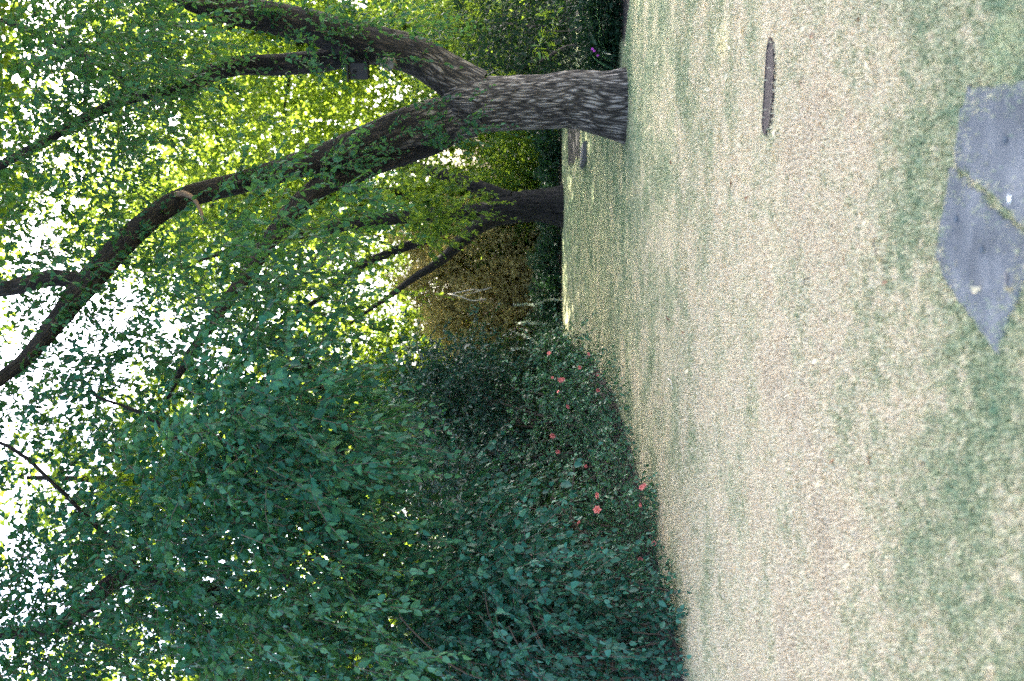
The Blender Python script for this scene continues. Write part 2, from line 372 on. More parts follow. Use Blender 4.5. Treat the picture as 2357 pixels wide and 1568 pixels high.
def lawn_mat(name, blade):
    mt, nt, pr, out = mat_base(name)
    geo = nt.nodes.new('ShaderNodeNewGeometry')
    r = lawn_color(nt, geo.outputs['Position'])
    if blade:
        rnd = nt.nodes.new('ShaderNodeObjectInfo')
        mx = nt.nodes.new('ShaderNodeMix'); mx.data_type = 'RGBA'; mx.blend_type = 'MULTIPLY'; mx.inputs[0].default_value = 1.0
        rr = ramp(nt, geo.outputs['Random Per Island'], [(0, (0.82, 0.86, 0.8)), (0.5, (1.0, 1.0, 1.0)), (1.0, (1.2, 1.15, 1.1))])
        nt.links.new(r.outputs[0], mx.inputs[6]); nt.links.new(rr.outputs[0], mx.inputs[7])
        nt.links.new(mx.outputs[2], pr.inputs['Base Color'])
        pr.inputs['Roughness'].default_value = 0.6
    else:
        mx = nt.nodes.new('ShaderNodeMix'); mx.data_type = 'RGBA'; mx.blend_type = 'MULTIPLY'; mx.inputs[0].default_value = 1.0
        fn = noise(nt, geo.outputs['Position'], 110, 4, 0.8)
        rr = ramp(nt, fn.outputs[0], [(0.3, (0.55, 0.55, 0.5)), (0.6, (1.0, 0.98, 0.95))])
        nt.links.new(r.outputs[0], mx.inputs[6]); nt.links.new(rr.outputs[0], mx.inputs[7])
        nt.links.new(mx.outputs[2], pr.inputs['Base Color']); pr.inputs['Roughness'].default_value = 0.95
        b = nt.nodes.new('ShaderNodeBump'); b.inputs['Strength'].default_value = 0.8; b.inputs['Distance'].default_value = 0.015
        nt.links.new(fn.outputs[0], b.inputs['Height']); nt.links.new(b.outputs[0], pr.inputs['Normal'])
    return mt
M['lawn'] = lawn_mat('dry_lawn_turf', False)
M['blade'] = lawn_mat('dry_grass_blade', True)

gs = 600
tag(link('ground', py_mesh('ground', [(-gs, -gs, -0.012), (gs, -gs, -0.012), (gs, gs, -0.012), (-gs, gs, -0.012)], [(0, 1, 2, 3)]), M['soil']), kind='structure')
import bmesh
def poly_sheet(name, poly, z, mat, kind='structure'):
    bm = bmesh.new(); vs = [bm.verts.new((x, y, z)) for x, y in poly]; f = bm.faces.new(vs)
    if f.normal.z < 0: f.normal_flip()
    bmesh.ops.triangulate(bm, faces=bm.faces[:])
    for f in bm.faces:
        if f.normal.z < 0: f.normal_flip()
    me = bpy.data.meshes.new(name); bm.to_mesh(me); bm.free()
    o = link(name, me, mat); tag(o, kind=kind); return o
def ragged(poly, amp, step, rg):
    out = []
    for i in range(len(poly)):
        a = np.array(poly[i]); b = np.array(poly[(i + 1) % len(poly)]); n = max(1, int(np.linalg.norm(b - a) / step))
        for k in range(n):
            q = a + (b - a) * k / n
            if 7.0 < q[1] < 27.5 and -10 < q[0] < 10: q = q + rg.normal(0, amp, 2)
            out.append(tuple(q))
    return out
lawn_edge = ragged(lawn_poly, 0.035, 0.25, np.random.default_rng(3))
poly_sheet('lawn', lawn_edge, 0.0, M['lawn'])

# flagstones (two slabs with a grassed joint)
def slab(name, pix, label):
    pts = [G(x, y) for x, y in pix]
    rg = np.random.default_rng(len(pix)); out = []
    for i in range(len(pts)):
        a, b = pts[i], pts[(i + 1) % len(pts)]; n = max(2, int((b - a).length / 0.04))
        for k in range(n):
            q = a.lerp(b, k / n); j = 0.007
            out.append((q.x + rg.normal(0, j), q.y + rg.normal(0, j)))
    c = np.mean(np.array(out), 0)
    bm = bmesh.new()
    top = [bm.verts.new((x, y, 0.016)) for x, y in out]
    rim = [bm.verts.new((c[0] + (x - c[0]) * 1.02, c[1] + (y - c[1]) * 1.02, 0.006)) for x, y in out]
    bot = [bm.verts.new((c[0] + (x - c[0]) * 1.02, c[1] + (y - c[1]) * 1.02, -0.04)) for x, y in out]
    f = bm.faces.new(top)
    n = len(out)
    for i in range(n):
        j = (i + 1) % n
        bm.faces.new((top[i], rim[i], rim[j], top[j])); bm.faces.new((rim[i], bot[i], bot[j], rim[j]))
    bmesh.ops.triangulate(bm, faces=[f]); bmesh.ops.recalc_face_normals(bm, faces=bm.faces[:])
    me = bpy.data.meshes.new(name); bm.to_mesh(me); bm.free()
    o = link(name, me, M['slate']); tag(o, label, 'stepping stone', 'stepping stones in the lawn')
    return o, out
def slate_mat():
    mt, nt, pr, out = mat_base('blue_grey_flagstone')
    geo = nt.nodes.new('ShaderNodeNewGeometry')
    n1 = noise(nt, geo.outputs['Position'], 5, 5, 0.6); n2 = noise(nt, geo.outputs['Position'], 120, 4, 0.75)
    a = nt.nodes.new('ShaderNodeMath'); a.operation = 'MULTIPLY_ADD'; a.inputs[1].default_value = 0.5
    nt.links.new(n2.outputs[0], a.inputs[0]); h = nt.nodes.new('ShaderNodeMath'); h.operation = 'MULTIPLY'; h.inputs[1].default_value = 0.5
    nt.links.new(n1.outputs[0], h.inputs[0]); nt.links.new(h.outputs[0], a.inputs[2])
    r = ramp(nt, a.outputs[0], [(0.36, (0.055, 0.061, 0.066)), (0.5, (0.095, 0.105, 0.114)), (0.64, (0.18, 0.187, 0.19))])
    nt.links.new(r.outputs[0], pr.inputs['Base Color']); pr.inputs['Roughness'].default_value = 0.95; pr.inputs['Specular IOR Level'].default_value = 0.15
    b = nt.nodes.new('ShaderNodeBump'); b.inputs['Strength'].default_value = 0.8; b.inputs['Distance'].default_value = 0.006
    nt.links.new(a.outputs[0], b.inputs['Height']); nt.links.new(b.outputs[0], pr.inputs['Normal'])
    return mt
M['slate'] = slate_mat()
slabs = [slab('stepping_stone', [(2560, 150), (2356, 190), (2235, 205), (2216, 260), (2206, 372), (2300, 458), (2500, 640), (2700, 560)],
              'blue grey flagstone with a white fleck and one dark hole'),
         slab('stepping_stone', [(2196, 388), (2172, 520), (2163, 590), (2190, 655), (2240, 720), (2302, 812), (2330, 716), (2362, 650), (2460, 620), (2400, 575), (2290, 476)],
              'blue grey flagstone with pointed corner and fallen leaves on it')]
def spot(name, parent, x, y, rx, ry, mat, rg):
    c = G(x, y, 0.0205); n = 12; V = [(c.x, c.y, c.z + 0.001)]
    for i in range(n):
        a = i / n * 6.283; k = rg.uniform(0.8, 1.15); V.append((c.x + math.cos(a) * rx * k, c.y + math.sin(a) * ry * k, c.z))
    link(name, py_mesh(name, V, [(0, 1 + i, 1 + (i + 1) % n) for i in range(n)]), mat, parent)
rg5 = np.random.default_rng(5)
M['pit'] = plain('dark_pit', (0.03, 0.05, 0.07), 0.9, 0.3, 50)
spot('pit', slabs[0][0], 2312, 321, 0.017, 0.012, M['pit'], rg5); spot('white_fleck', slabs[0][0], 2322, 458, 0.014, 0.009, M['white_spot'], rg5)
spot('pit', slabs[1][0], 2199, 503, 0.015, 0.012, M['pit'], rg5); spot('pit', slabs[1][0], 2259, 574, 0.015, 0.012, M['pit'], rg5)
spot('lichen_patch', slabs[1][0], 2313, 640, 0.02, 0.011, M['stone_edge'], rg5)

# mulch strip left of the big trunk and a pale edging stone
MULCH = ragged([(3.85, 20.4), (3.95, 22), (4.25, 24.2), (5.3, 24.2), (5.1, 21.5), (4.6, 20.1)], .06, .2, np.random.default_rng(8))
poly_sheet('mulch_patch', MULCH, 0.004, M['mulch'])

# grass blades: tufts scattered with geometry nodes (nobody could count them)
def tuft_mesh(name, nb, h, spread, rg, lean):
    V, Fc = [], []
    for i in range(nb):
        p = rg.normal(0, spread, 2); a = rg.uniform(0, 6.28); le = h * rg.uniform(0.5, 1.3); w = 0.0014 * rg.uniform(0.7, 1.4)
        dx, dy = math.cos(a), math.sin(a); k = rg.uniform(0.3, 1.0) * lean
        b = len(V); V += [(p[0] - dy * w, p[1] + dx * w, 0), (p[0] + dy * w, p[1] - dx * w, 0),
                          (p[0] + dx * le * k * .5 + dy * w * .7, p[1] + dy * le * k * .5 - dx * w * .7, le * .6),
                          (p[0] + dx * le * k * .5 - dy * w * .7, p[1] + dy * le * k * .5 + dx * w * .7, le * .6),
                          (p[0] + dx * le * k * 1.3, p[1] + dy * le * k * 1.3, le * max(0.25, 1 - 0.5 * k))]
        Fc += [(b, b + 1, b + 2, b + 3), (b + 3, b + 2, b + 4)]
    return py_mesh(name, V, Fc)
tuft_col = bpy.data.collections.new('tuft_sources')
rgg = np.random.default_rng(21)
for k in range(6):
    me = tuft_mesh('tuft', 34, 0.010 + 0.0025 * k, 0.05, rgg, 1.1); me.materials.append(M['blade'])
    o = bpy.data.objects.new('tuft_source', me); tuft_col.objects.link(o)
def grass_points():
    out = []
    lp = np.array(lawn_poly)
    for (y0, y1, dens) in ((2.6, 5.5, 1900), (5.5, 9.0, 800), (9.0, 15.0, 260), (15.0, 27.0, 110)):
        hw = y1 * 0.36 + 0.5; n = int((y1 - y0) * hw * 2 * dens)
        q = np.stack([rgg.uniform(-hw, hw, n), rgg.uniform(y0, y1, n)], 1); q = q[np.abs(q[:, 0]) < q[:, 1] * 0.36 + 0.5]
        q = q[in_poly(q, lp)]; q = q[~in_poly(q, np.array(MULCH))]
        for _, ol in slabs:
            oa = np.array(ol); k = in_poly(q, oa); dm = np.full(len(q), 9.0); dm[k] = np.linalg.norm(q[k][:, None] - oa[None], axis=2).min(1); q = q[~(k & ((dm > .03) | (rgg.random(len(q)) < .35)))]
        out.append(q)
    return np.concatenate(out)
gp = grass_points()
COVER = [(1775, 86), (1783, 100), (1787, 150), (1783, 220), (1779, 270), (1773, 295), (1766, 311), (1760, 305), (1759, 280), (1763, 220), (1767, 150), (1770, 110)]
def bald(q):   # the brown cover lies here
    c = np.array([tuple(G(x, y))[:2] for x, y in COVER]); m_ = c.mean(0); g = c - m_
    g = g + g / np.linalg.norm(g, axis=1)[:, None] * np.array([.035, .05]); return in_poly(q, m_ + g)
ra = rgg.uniform(0, 6.283, 900); rr_ = .40 + np.abs(rgg.normal(0, .09, 900)); tb = G(1447, 226)
gp = np.concatenate([gp, np.c_[tb.x + np.cos(ra) * rr_, tb.y + .35 + np.sin(ra) * rr_]])   # longer tufts against the trunk's foot
gp = gp[~bald(gp)]
pm = bpy.data.meshes.new('grass'); pm.vertices.add(len(gp))
pm.vertices.foreach_set('co', np.c_[gp, np.zeros(len(gp))].astype(np.float32).ravel()); pm.update()
grass = link('grass', pm, None); tag(grass, 'short dry straw coloured grass with green patches', 'grass', kind='stuff')
ng = bpy.data.node_groups.new('grass_scatter', 'GeometryNodeTree')
ng.interface.new_socket('Geometry', in_out='INPUT', socket_type='NodeSocketGeometry')
ng.interface.new_socket('Geometry', in_out='OUTPUT', socket_type='NodeSocketGeometry')
gi = ng.nodes.new('NodeGroupInput'); go = ng.nodes.new('NodeGroupOutput')
iop = ng.nodes.new('GeometryNodeInstanceOnPoints'); ci = ng.nodes.new('GeometryNodeCollectionInfo')
ci.inputs[0].default_value = tuft_col; ci.inputs['Separate Children'].default_value = True; ci.inputs['Reset Children'].default_value = True
iop.inputs['Pick Instance'].default_value = True
rv = ng.nodes.new('FunctionNodeRandomValue'); rv.data_type = 'FLOAT_VECTOR'
rv.inputs[0].default_value = (-0.15, -0.15, 0); rv.inputs[1].default_value = (0.15, 0.15, 6.28)
rs = ng.nodes.new('FunctionNodeRandomValue'); rs.data_type = 'FLOAT'; rs.inputs[2].default_value = 0.6; rs.inputs[3].default_value = 1.35
L_ = ng.links.new
L_(gi.outputs[0], iop.inputs['Points']); L_(ci.outputs[0], iop.inputs['Instance']); L_(rv.outputs[0], iop.inputs['Rotation'])
L_(rs.outputs[1], iop.inputs['Scale']); L_(iop.outputs[0], go.inputs[0])
md = grass.modifiers.new('scatter', 'NODES'); md.node_group = ng

# ------------------------------------------------------------------ the big forked tree
def limb_pts(lst): return [P(x, y, d) for x, y, d in lst]
def px_r(px, d): return px / 2 / F * d
A0 = G(1447, 226); dA = A0.y + 0.35
treeA = empty('big_tree', (A0.x, dA, 0), 'big forked tree with furrowed grey trunk and leafy hanging shoots', 'tree')
def flareA(ang, h):
    k = math.exp(-h / 0.28)
    return 1 + k * (0.04 + 0.42 * np.maximum(0, np.cos(ang - 0.1)) ** 4 + 0.07 * np.maximum(0, np.sin(2.5 * ang + 0.9)) ** 3) + 0.06 * math.exp(-h / 0.7) * np.maximum(0, np.sin(2.5 * ang + 0.9))
tp = [(A0.x, dA, -0.12), (A0.x, dA, 0.25), P(1330, 232, dA), P(1250, 236, dA), P(1160, 238, dA), P(1095, 240, dA), P(1050, 238, dA), P(1022, 236, dA), P(1004, 235, dA)]
tr_ = [0.41, 0.385, 0.365, 0.35, 0.355, 0.365, 0.32, 0.2, 0.02]
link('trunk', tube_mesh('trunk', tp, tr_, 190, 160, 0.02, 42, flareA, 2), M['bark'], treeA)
limbs_A = [
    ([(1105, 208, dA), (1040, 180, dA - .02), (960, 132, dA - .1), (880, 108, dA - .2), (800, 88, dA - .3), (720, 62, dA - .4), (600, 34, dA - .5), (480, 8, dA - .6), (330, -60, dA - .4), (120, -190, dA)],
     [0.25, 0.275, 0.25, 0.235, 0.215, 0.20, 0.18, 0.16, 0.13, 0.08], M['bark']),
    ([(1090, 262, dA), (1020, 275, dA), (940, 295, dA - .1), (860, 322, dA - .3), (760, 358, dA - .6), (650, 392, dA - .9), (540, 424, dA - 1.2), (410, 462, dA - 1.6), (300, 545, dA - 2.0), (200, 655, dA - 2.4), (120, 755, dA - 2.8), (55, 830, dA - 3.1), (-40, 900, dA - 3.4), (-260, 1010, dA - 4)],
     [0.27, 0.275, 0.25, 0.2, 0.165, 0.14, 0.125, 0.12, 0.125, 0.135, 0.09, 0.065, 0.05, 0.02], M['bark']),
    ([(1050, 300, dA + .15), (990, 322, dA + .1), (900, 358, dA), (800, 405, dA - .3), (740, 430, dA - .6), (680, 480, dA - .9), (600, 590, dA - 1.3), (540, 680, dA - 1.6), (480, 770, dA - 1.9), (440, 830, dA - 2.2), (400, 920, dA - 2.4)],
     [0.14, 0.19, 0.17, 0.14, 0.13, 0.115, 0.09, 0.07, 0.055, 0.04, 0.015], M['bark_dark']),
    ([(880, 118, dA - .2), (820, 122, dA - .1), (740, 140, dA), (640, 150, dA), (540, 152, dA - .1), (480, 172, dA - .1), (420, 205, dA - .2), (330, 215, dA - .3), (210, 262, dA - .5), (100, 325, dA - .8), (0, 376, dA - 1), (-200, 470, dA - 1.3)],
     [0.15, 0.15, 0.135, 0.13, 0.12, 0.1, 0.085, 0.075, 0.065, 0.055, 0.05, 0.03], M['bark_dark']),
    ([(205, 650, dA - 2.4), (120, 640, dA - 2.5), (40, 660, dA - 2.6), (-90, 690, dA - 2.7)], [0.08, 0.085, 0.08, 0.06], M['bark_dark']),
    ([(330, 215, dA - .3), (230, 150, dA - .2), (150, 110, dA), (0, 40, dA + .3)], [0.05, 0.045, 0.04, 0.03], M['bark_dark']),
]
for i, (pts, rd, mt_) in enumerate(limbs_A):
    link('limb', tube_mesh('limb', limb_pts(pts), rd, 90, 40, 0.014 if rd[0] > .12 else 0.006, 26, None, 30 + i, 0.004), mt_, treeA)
# broken pale stub and bare twigs on the limb
def cane(name, pts, r0, r1, mat, parent, seed=0, n=24, segs=6, wob=0.003):
    k = len(pts); return link(name, tube_mesh(name, pts, list(np.linspace(r0, r1, k)), n, segs, 0, 0, None, seed, wob), mat, parent)
cane('broken_stub', limb_pts([(405, 448, dA - 1.75), (425, 446, dA - 1.85), (445, 458, dA - 1.9), (458, 485, dA - 1.9), (468, 512, dA - 1.9)]), 0.035, 0.018, M['tan_wood'], treeA, 1)
# pruning scar
def disc_bump(name, c, nrm, r, mat, parent, seed):
    rg = np.random.default_rng(seed); n = 20; q = Vector(nrm).to_track_quat('Z', 'Y'); V = []
    prof = [(1.0, -0.05), (1.0, 0.0), (0.82, 0.035), (0.6, 0.02), (0.3, 0.012)]
    for rr, h in prof:
        for i in range(n):
            a = i / n * 6.283; k = 1 + 0.08 * math.sin(3 * a + seed) + rg.normal(0, 0.02)
            V.append(Vector(c) + q @ Vector((math.cos(a) * r * rr * k, math.sin(a) * r * rr * k * 1.15, h)))
    V.append(Vector(c) + q @ Vector((0, 0, 0.008))); Fc = []
    for k in range(len(prof) - 1):
        for i in range(n): Fc.append((k * n + i, k * n + (i + 1) % n, (k + 1) * n + (i + 1) % n, (k + 1) * n + i))
    b = (len(prof) - 1) * n
    for i in range(n): Fc.append((b + i, b + (i + 1) % n, len(V) - 1))
    return link(name, py_mesh(name, V, Fc), mat, parent)
disc_bump('pruning_scar', P(893, 148, dA - .42), (-0.45, -0.85, 0.1), 0.085, M['scar'], treeA, 4)

# leaves of the big tree ------------------------------------------------------
fa = Foliage()
def shoots(fol, poly, ncl, per, r, d0, d1, slen=0.45, nleaf=12, L=0.085, asp=0.62, six=True, droop=0.4, hang=0.5, down=0.3, twigs=True):
    c = poly_pts(poly, ncl, d0, d1); b, dr = clump(c, per, r)
    dr = unit(dr + np.array([0, 0, -down]) + rng.normal(0, 0.3, dr.shape))
    fol.add(*sprays(b, dr, slen, nleaf, L, asp, six, droop, hang, twigs=twigs))
def rect(x0, y0, x1, y1): return [(x0, y0), (x1, y0), (x1, y1), (x0, y1)]
shoots(fa, rect(430, 500, 700, 760), 11, 10, 0.18, 7.5, 10.2, 0.38)                          # hanging mass under the third limb
shoots(fa, rect(600, 420, 880, 560), 9, 7, 0.16, 8.5, 11.0, 0.36)
shoots(fa, rect(520, 640, 720, 840), 6, 9, 0.22, 8, 10.0, 0.38)
shoots(fa, rect(760, 700, 860, 800), 2, 5, 0.12, 8.0, 10.0, 0.3)
shoots(fa, rect(870, 250, 1120, 318), 12, 4, 0.12, dA - .62, dA - .5, 0.3, 8, 0.075)       # shoots on the trunk
shoots(fa, rect(760, 330, 900, 400), 6, 4, 0.12, dA - 1.2, dA - .7, 0.3, 9, 0.075)
shoots(fa, rect(540, 0, 900, 100), 16, 5, 0.22, dA - 1.2, dA - .5)                          # right limb
shoots(fa, rect(880, 0, 1000, 90), 8, 5, 0.2, dA - .3, dA + .6)
shoots(fa, rect(240, 100, 520, 330), 14, 7, 0.3, dA - 2.2, dA + .5)
shoots(fa, rect(0, -30, 420, 150), 36, 13, 0.3, dA - 3.0, dA + .5)
shoots(fa, rect(-20, 130, 280, 450), 22, 12, 0.28, dA - 3.0, dA + 1)
shoots(fa, rect(0, 430, 420, 660), 18, 8, 0.26, dA - 3.0, dA + 1)
shoots(fa, rect(0, 600, 360, 860), 20, 8, 0.25, dA - 4.0, dA)
shoots(fa, rect(300, 560, 520, 880), 14, 7, 0.3, dA - 4.0, dA - 2)
for pl, n in ((limbs_A[0][0], 26), (limbs_A[1][0], 34), (limbs_A[3][0], 24)):
    q = np.array(pl)[2:-1]; t = rng.uniform(0, len(q) - 1.001, n); i0 = t.astype(int); fr_ = (t - i0)[:, None]
    xy = q[i0] * (1 - fr_) + q[i0 + 1] * fr_
    b = PV(xy[:, :2] + rng.normal(0, 10, (n, 2)), xy[:, 2] - rng.uniform(.1, .35, n)); b = np.repeat(b, 2, 0)
    fa.add(*sprays(b, rng.normal(0, 1, b.shape) + np.array([0, -.4, -.2]), .34, 9, .075, .62))
# the crown above the picture, which shades the lawn
cen = ell((A0.x + 2.2, dA - 0.6, 14.6), (10.5, 9.2, 3.6), 1150)
b, dr = clump(cen, 9, 0.55)
fa.add(*sprays(b, dr, 0.8, 9, 0.27, 0.8, False, 0.3, 0.4, twigs=False))
fa.build(treeA, M['leaf_a'])

# nest box under the limb
bx = P(826, 163, dA - .3)
box = empty('nest_box', (bx.x, bx.y, bx.z), 'small black wooden nest box fixed under the right limb', 'nest box')
def box_mesh(name, sx, sy, sz, off=(0, 0, 0), rot=(0, 0, 0), bev=0.006):
    bm = bmesh.new(); bmesh.ops.create_cube(bm, size=1)
    for v in bm.verts: v.co = Vector((v.co.x * sx, v.co.y * sy, v.co.z * sz))
    bmesh.ops.bevel(bm, geom=bm.edges[:], offset=bev, segments=2, affect='EDGES')
    mt = Matrix.Translation(Vector(off)) @ Matrix.Rotation(rot[0], 4, 'X') @ Matrix.Rotation(rot[1], 4, 'Y')
    bmesh.ops.transform(bm, matrix=mt, verts=bm.verts)
    me = bpy.data.meshes.new(name); bm.to_mesh(me); bm.free(); return me
def part(name, me, mat, parent):
    o = bpy.data.objects.new(name, me); COL.objects.link(o); me.materials.append(mat); o.parent = parent; return o
part('body', box_mesh('body', 0.2, 0.2, 0.24), M['black'], box)
part('roof', box_mesh('roof', 0.26, 0.28, 0.022, (0, -0.02, 0.137), (0.12, 0, 0)), M['black'], box)
bm = bmesh.new(); bmesh.ops.create_cone(bm, cap_ends=True, segments=20, radius1=0.024, radius2=0.024, depth=0.008)
bmesh.ops.transform(bm, matrix=Matrix.Translation((0.0, -0.1025, 0.04)) @ Matrix.Rotation(math.pi / 2, 4, 'X'), verts=bm.verts)
me = bpy.data.meshes.new('entrance_hole'); bm.to_mesh(me); bm.free(); part('entrance_hole', me, M['hole'], box)
box.rotation_euler = (0, 0, -0.35)

# ------------------------------------------------------------------ second tree
B0 = G(1297, 472); dB = B0.y + .3
treeB = empty('park_tree', (B0.x, dB, 0), 'dark trunked tree standing before the bronze bush', 'tree')
link('trunk', tube_mesh('trunk', [(B0.x, dB, -0.15), (B0.x, dB, 0.3), P(1240, 474, dB), P(1190, 478, dB), P(1150, 482, dB), P(1110, 490, dB)], [0.5, 0.43, 0.39, 0.38, 0.37, 0.2], 60, 70, 0.05, 24,
     lambda a, h: 1 + 0.25 * math.exp(-h / 0.3) + 0 * a, 9), M['bark_dark'], treeB)
for i, (pts, rd) in enumerate([
    ([(1165, 495, dB), (1110, 515, dB - .3), (1070, 548, dB - .6), (1030, 585, dB - .9), (985, 618, dB - 1.2), (950, 640, dB - 1.4), (880, 690, dB - 1.6), (800, 740, dB - 1.8)], [0.22, 0.2, 0.17, 0.13, 0.1, 0.085, 0.06, 0.03]),
    ([(1170, 460, dB), (1120, 440, dB), (1060, 415, dB), (980, 390, dB), (860, 370, dB - .2), (700, 330, dB - .4)], [0.25, 0.22, 0.17, 0.15, 0.12, 0.06]),
    ([(1150, 485, dB), (1090, 490, dB), (1020, 492, dB - .1), (930, 500, dB - .2), (800, 520, dB - .3), (600, 560, dB - .4), (450, 600, dB - .5)], [0.28, 0.25, 0.21, 0.18, 0.15, 0.1, 0.05]),
    ([(1040, 495, dB), (1000, 540, dB + .3), (930, 570, dB + .4), (840, 610, dB + .5), (740, 690, dB + .5), (640, 760, dB)], [0.13, 0.13, 0.12, 0.1, 0.07, 0.04]),
]):
    link('limb', tube_mesh('limb', limb_pts(pts), rd, 50, 24, 0.02, 14, None, 60 + i, 0.008), M['bark_dark'], treeB)
fb = Foliage()
shoots(fb, rect(920, 400, 1030, 560), 15, 9, 0.24, dB - 4.5, dB - 1.5, 0.45, 11, 0.15, droop=.25)
shoots(fb, rect(1010, 400, 1110, 500), 7, 6, 0.2, dB - 3.0, dB - 1.5, 0.5, 9, 0.13)
shoots(fb, rect(600, 380, 940, 700), 24, 9, 0.55, dB - 4, dB + 1, 0.7, 11, 0.15)
shoots(fb, rect(560, 640, 800, 850), 11, 9, 0.35, dB - 5, dB, 0.7, 11, 0.15)
shoots(fb, rect(250, 200, 640, 700), 50, 9, 0.6, dB - 3, dB + 3, 0.7, 11, 0.16)
cen = ell((B0.x + 5.0, dB + 1.2, 20.8), (11.0, 10.0, 3.0), 1250)  # dense upper crown out of view, sized and shifted to shade the lawn
b, dr = clump(cen, 9, 0.7)
fb.add(*sprays(b, dr, 0.9, 9, 0.32, 0.75, False, 0.3, 0.4, twigs=False))
fb.build(treeB, M['leaf_b'])

# ------------------------------------------------------------------ leafy tree on the left, arching over the bed
C0 = Vector((-5.6, 11.6, 0))
treeC = empty('broadleaf_tree', tuple(C0), 'leafy broadleaved tree leaning over the rose bed', 'tree')
link('trunk', tube_mesh('trunk', [(-5.6, 11.6, -.1), (-5.55, 11.6, 0.6), (-5.3, 11.5, 2.2), P(560, 1600, 11.3), P(310, 1625, 11.0), P(60, 1630, 10.9), P(-200, 1630, 10.8), P(-500, 1600, 10.8)], [0.3, 0.24, 0.2, 0.18, 0.16, 0.14, 0.12, 0.08], 70, 36, 0.025, 18, lambda a, h: 1 + .4 * math.exp(-h / .25) + 0 * a, 5), M['bark_dark'], treeC)
for i, (pts, rd) in enumerate([
    ([(700, 1480, 11.3), (560, 1400, 10.8), (420, 1350, 10.3), (330, 1325, 10), (260, 1345, 9.9), (210, 1400, 9.8), (120, 1450, 9.8), (-60, 1480, 9.8)], [0.12, 0.11, 0.1, 0.09, 0.09, 0.08, 0.07, 0.05]),
    ([(800, 1500, 11.3), (640, 1300, 10.6), (520, 1160, 10), (430, 1040, 9.6), (330, 960, 9.4), (200, 900, 9.2)], [0.08, 0.06, 0.04, 0.028, 0.018, 0.008]),
    ([(500, 1490, 11.2), (300, 1300, 10.8), (160, 1160, 10.5), (60, 1060, 10.3), (-100, 990, 10.2)], [0.06, 0.035, 0.02, 0.015, 0.012]),
    ([(900, 1490, 11.3), (840, 1330, 10.6), (800, 1180, 10), (780, 1030, 9.5), (740, 900, 9.0), (690, 820, 8.8)], [0.09, 0.07, 0.05, 0.04, 0.025, 0.012]),
]):
    link('limb', tube_mesh('limb', limb_pts(pts), rd, 50, 18, 0.01, 12, None, 80 + i, 0.01), M['bark_dark'], treeC)
fc = Foliage()
shoots(fc, [(330, 930), (620, 900), (800, 920), (820, 1120), (900, 1180), (930, 1600), (330, 1600)], 50, 22, 0.2, 8.0, 11.2, 0.42, 12, 0.09, 0.66, droop=.35)
shoots(fc, [(480, 850), (760, 830), (800, 1000), (780, 1300), (500, 1300)], 40, 9, 0.2, 7.0, 8.5, 0.42, 12, 0.085, 0.64, droop=.35)
shoots(fc, [(100, 1270), (340, 1230), (340, 1600), (0, 1600), (0, 1330)], 52, 11, 0.25, 8.5, 11.5, 0.5, 12, 0.085, 0.6)
shoots(fc, rect(0, 840, 340, 1270), 40, 7, 0.3, 9.5, 14, 0.5, 11, 0.095, 0.66)
cen = ell((-5.0, 10.5, 12.4), (6.5, 5.0, 2.4), 300)
b, dr = clump(cen, 8, 0.5)
fc.add(*sprays(b, dr, 0.8, 9, 0.2, 0.75, False, 0.3, 0.4, twigs=False))
fc.build(treeC, M['leaf_c'])
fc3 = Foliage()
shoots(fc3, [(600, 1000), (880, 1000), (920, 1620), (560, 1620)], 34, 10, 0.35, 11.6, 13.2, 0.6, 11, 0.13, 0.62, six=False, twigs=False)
fc3.build(treeC, M['leaf_dark'], 'inner_crown')  # darker leaf copy paints shade into the hollows of the crown
fc2 = Foliage()
shoots(fc2, [(330, 880), (760, 860), (880, 1200), (900, 1600), (330, 1600)], 56, 9, 0.16, 7.4, 9.5, 0.4, 11, 0.09, 0.66)
fc2.build(treeC, M['leaf_c2'], 'crown', twig_name='twigs')

# ------------------------------------------------------------------ thicket of canes at the lawn's edge
T0 = Vector((-3.3, 9.6, 0))
def shrub(name, loc, label, cat='shrub', group=None): return empty(name, loc, label, cat, group)
thk = shrub('hazel_thicket', tuple(T0), 'tall dense thicket of broad leaves and bare canes at the lawn edge')
rgt = np.random.default_rng(33)
ft = Foliage()
edge_l = lambda y: np.interp(y, [7, 8.3, 9.3, 11.1, 12.6], [-3.2, -2.95, -2.55, -1.72, -1.15])
for k in range(46):
    yy = rgt.uniform(8.0, 11.4); bx_ = edge_l(yy) - rgt.uniform(0.2, 1.3)
    top = Vector((bx_ + rgt.normal(0.15, 0.45), yy + rgt.normal(-0.1, 0.35), rgt.uniform(1.1, 2.5)))
    mid = Vector((bx_, yy, 0)).lerp(top, 0.5) + Vector((rgt.normal(0, .12), rgt.normal(0, .12), 0.1))
    cane('cane', [Vector((bx_, yy, -0.03)), mid, top], rgt.uniform(0.008, 0.014), 0.004, M['twig'], thk, k, 14, 6, 0.006)
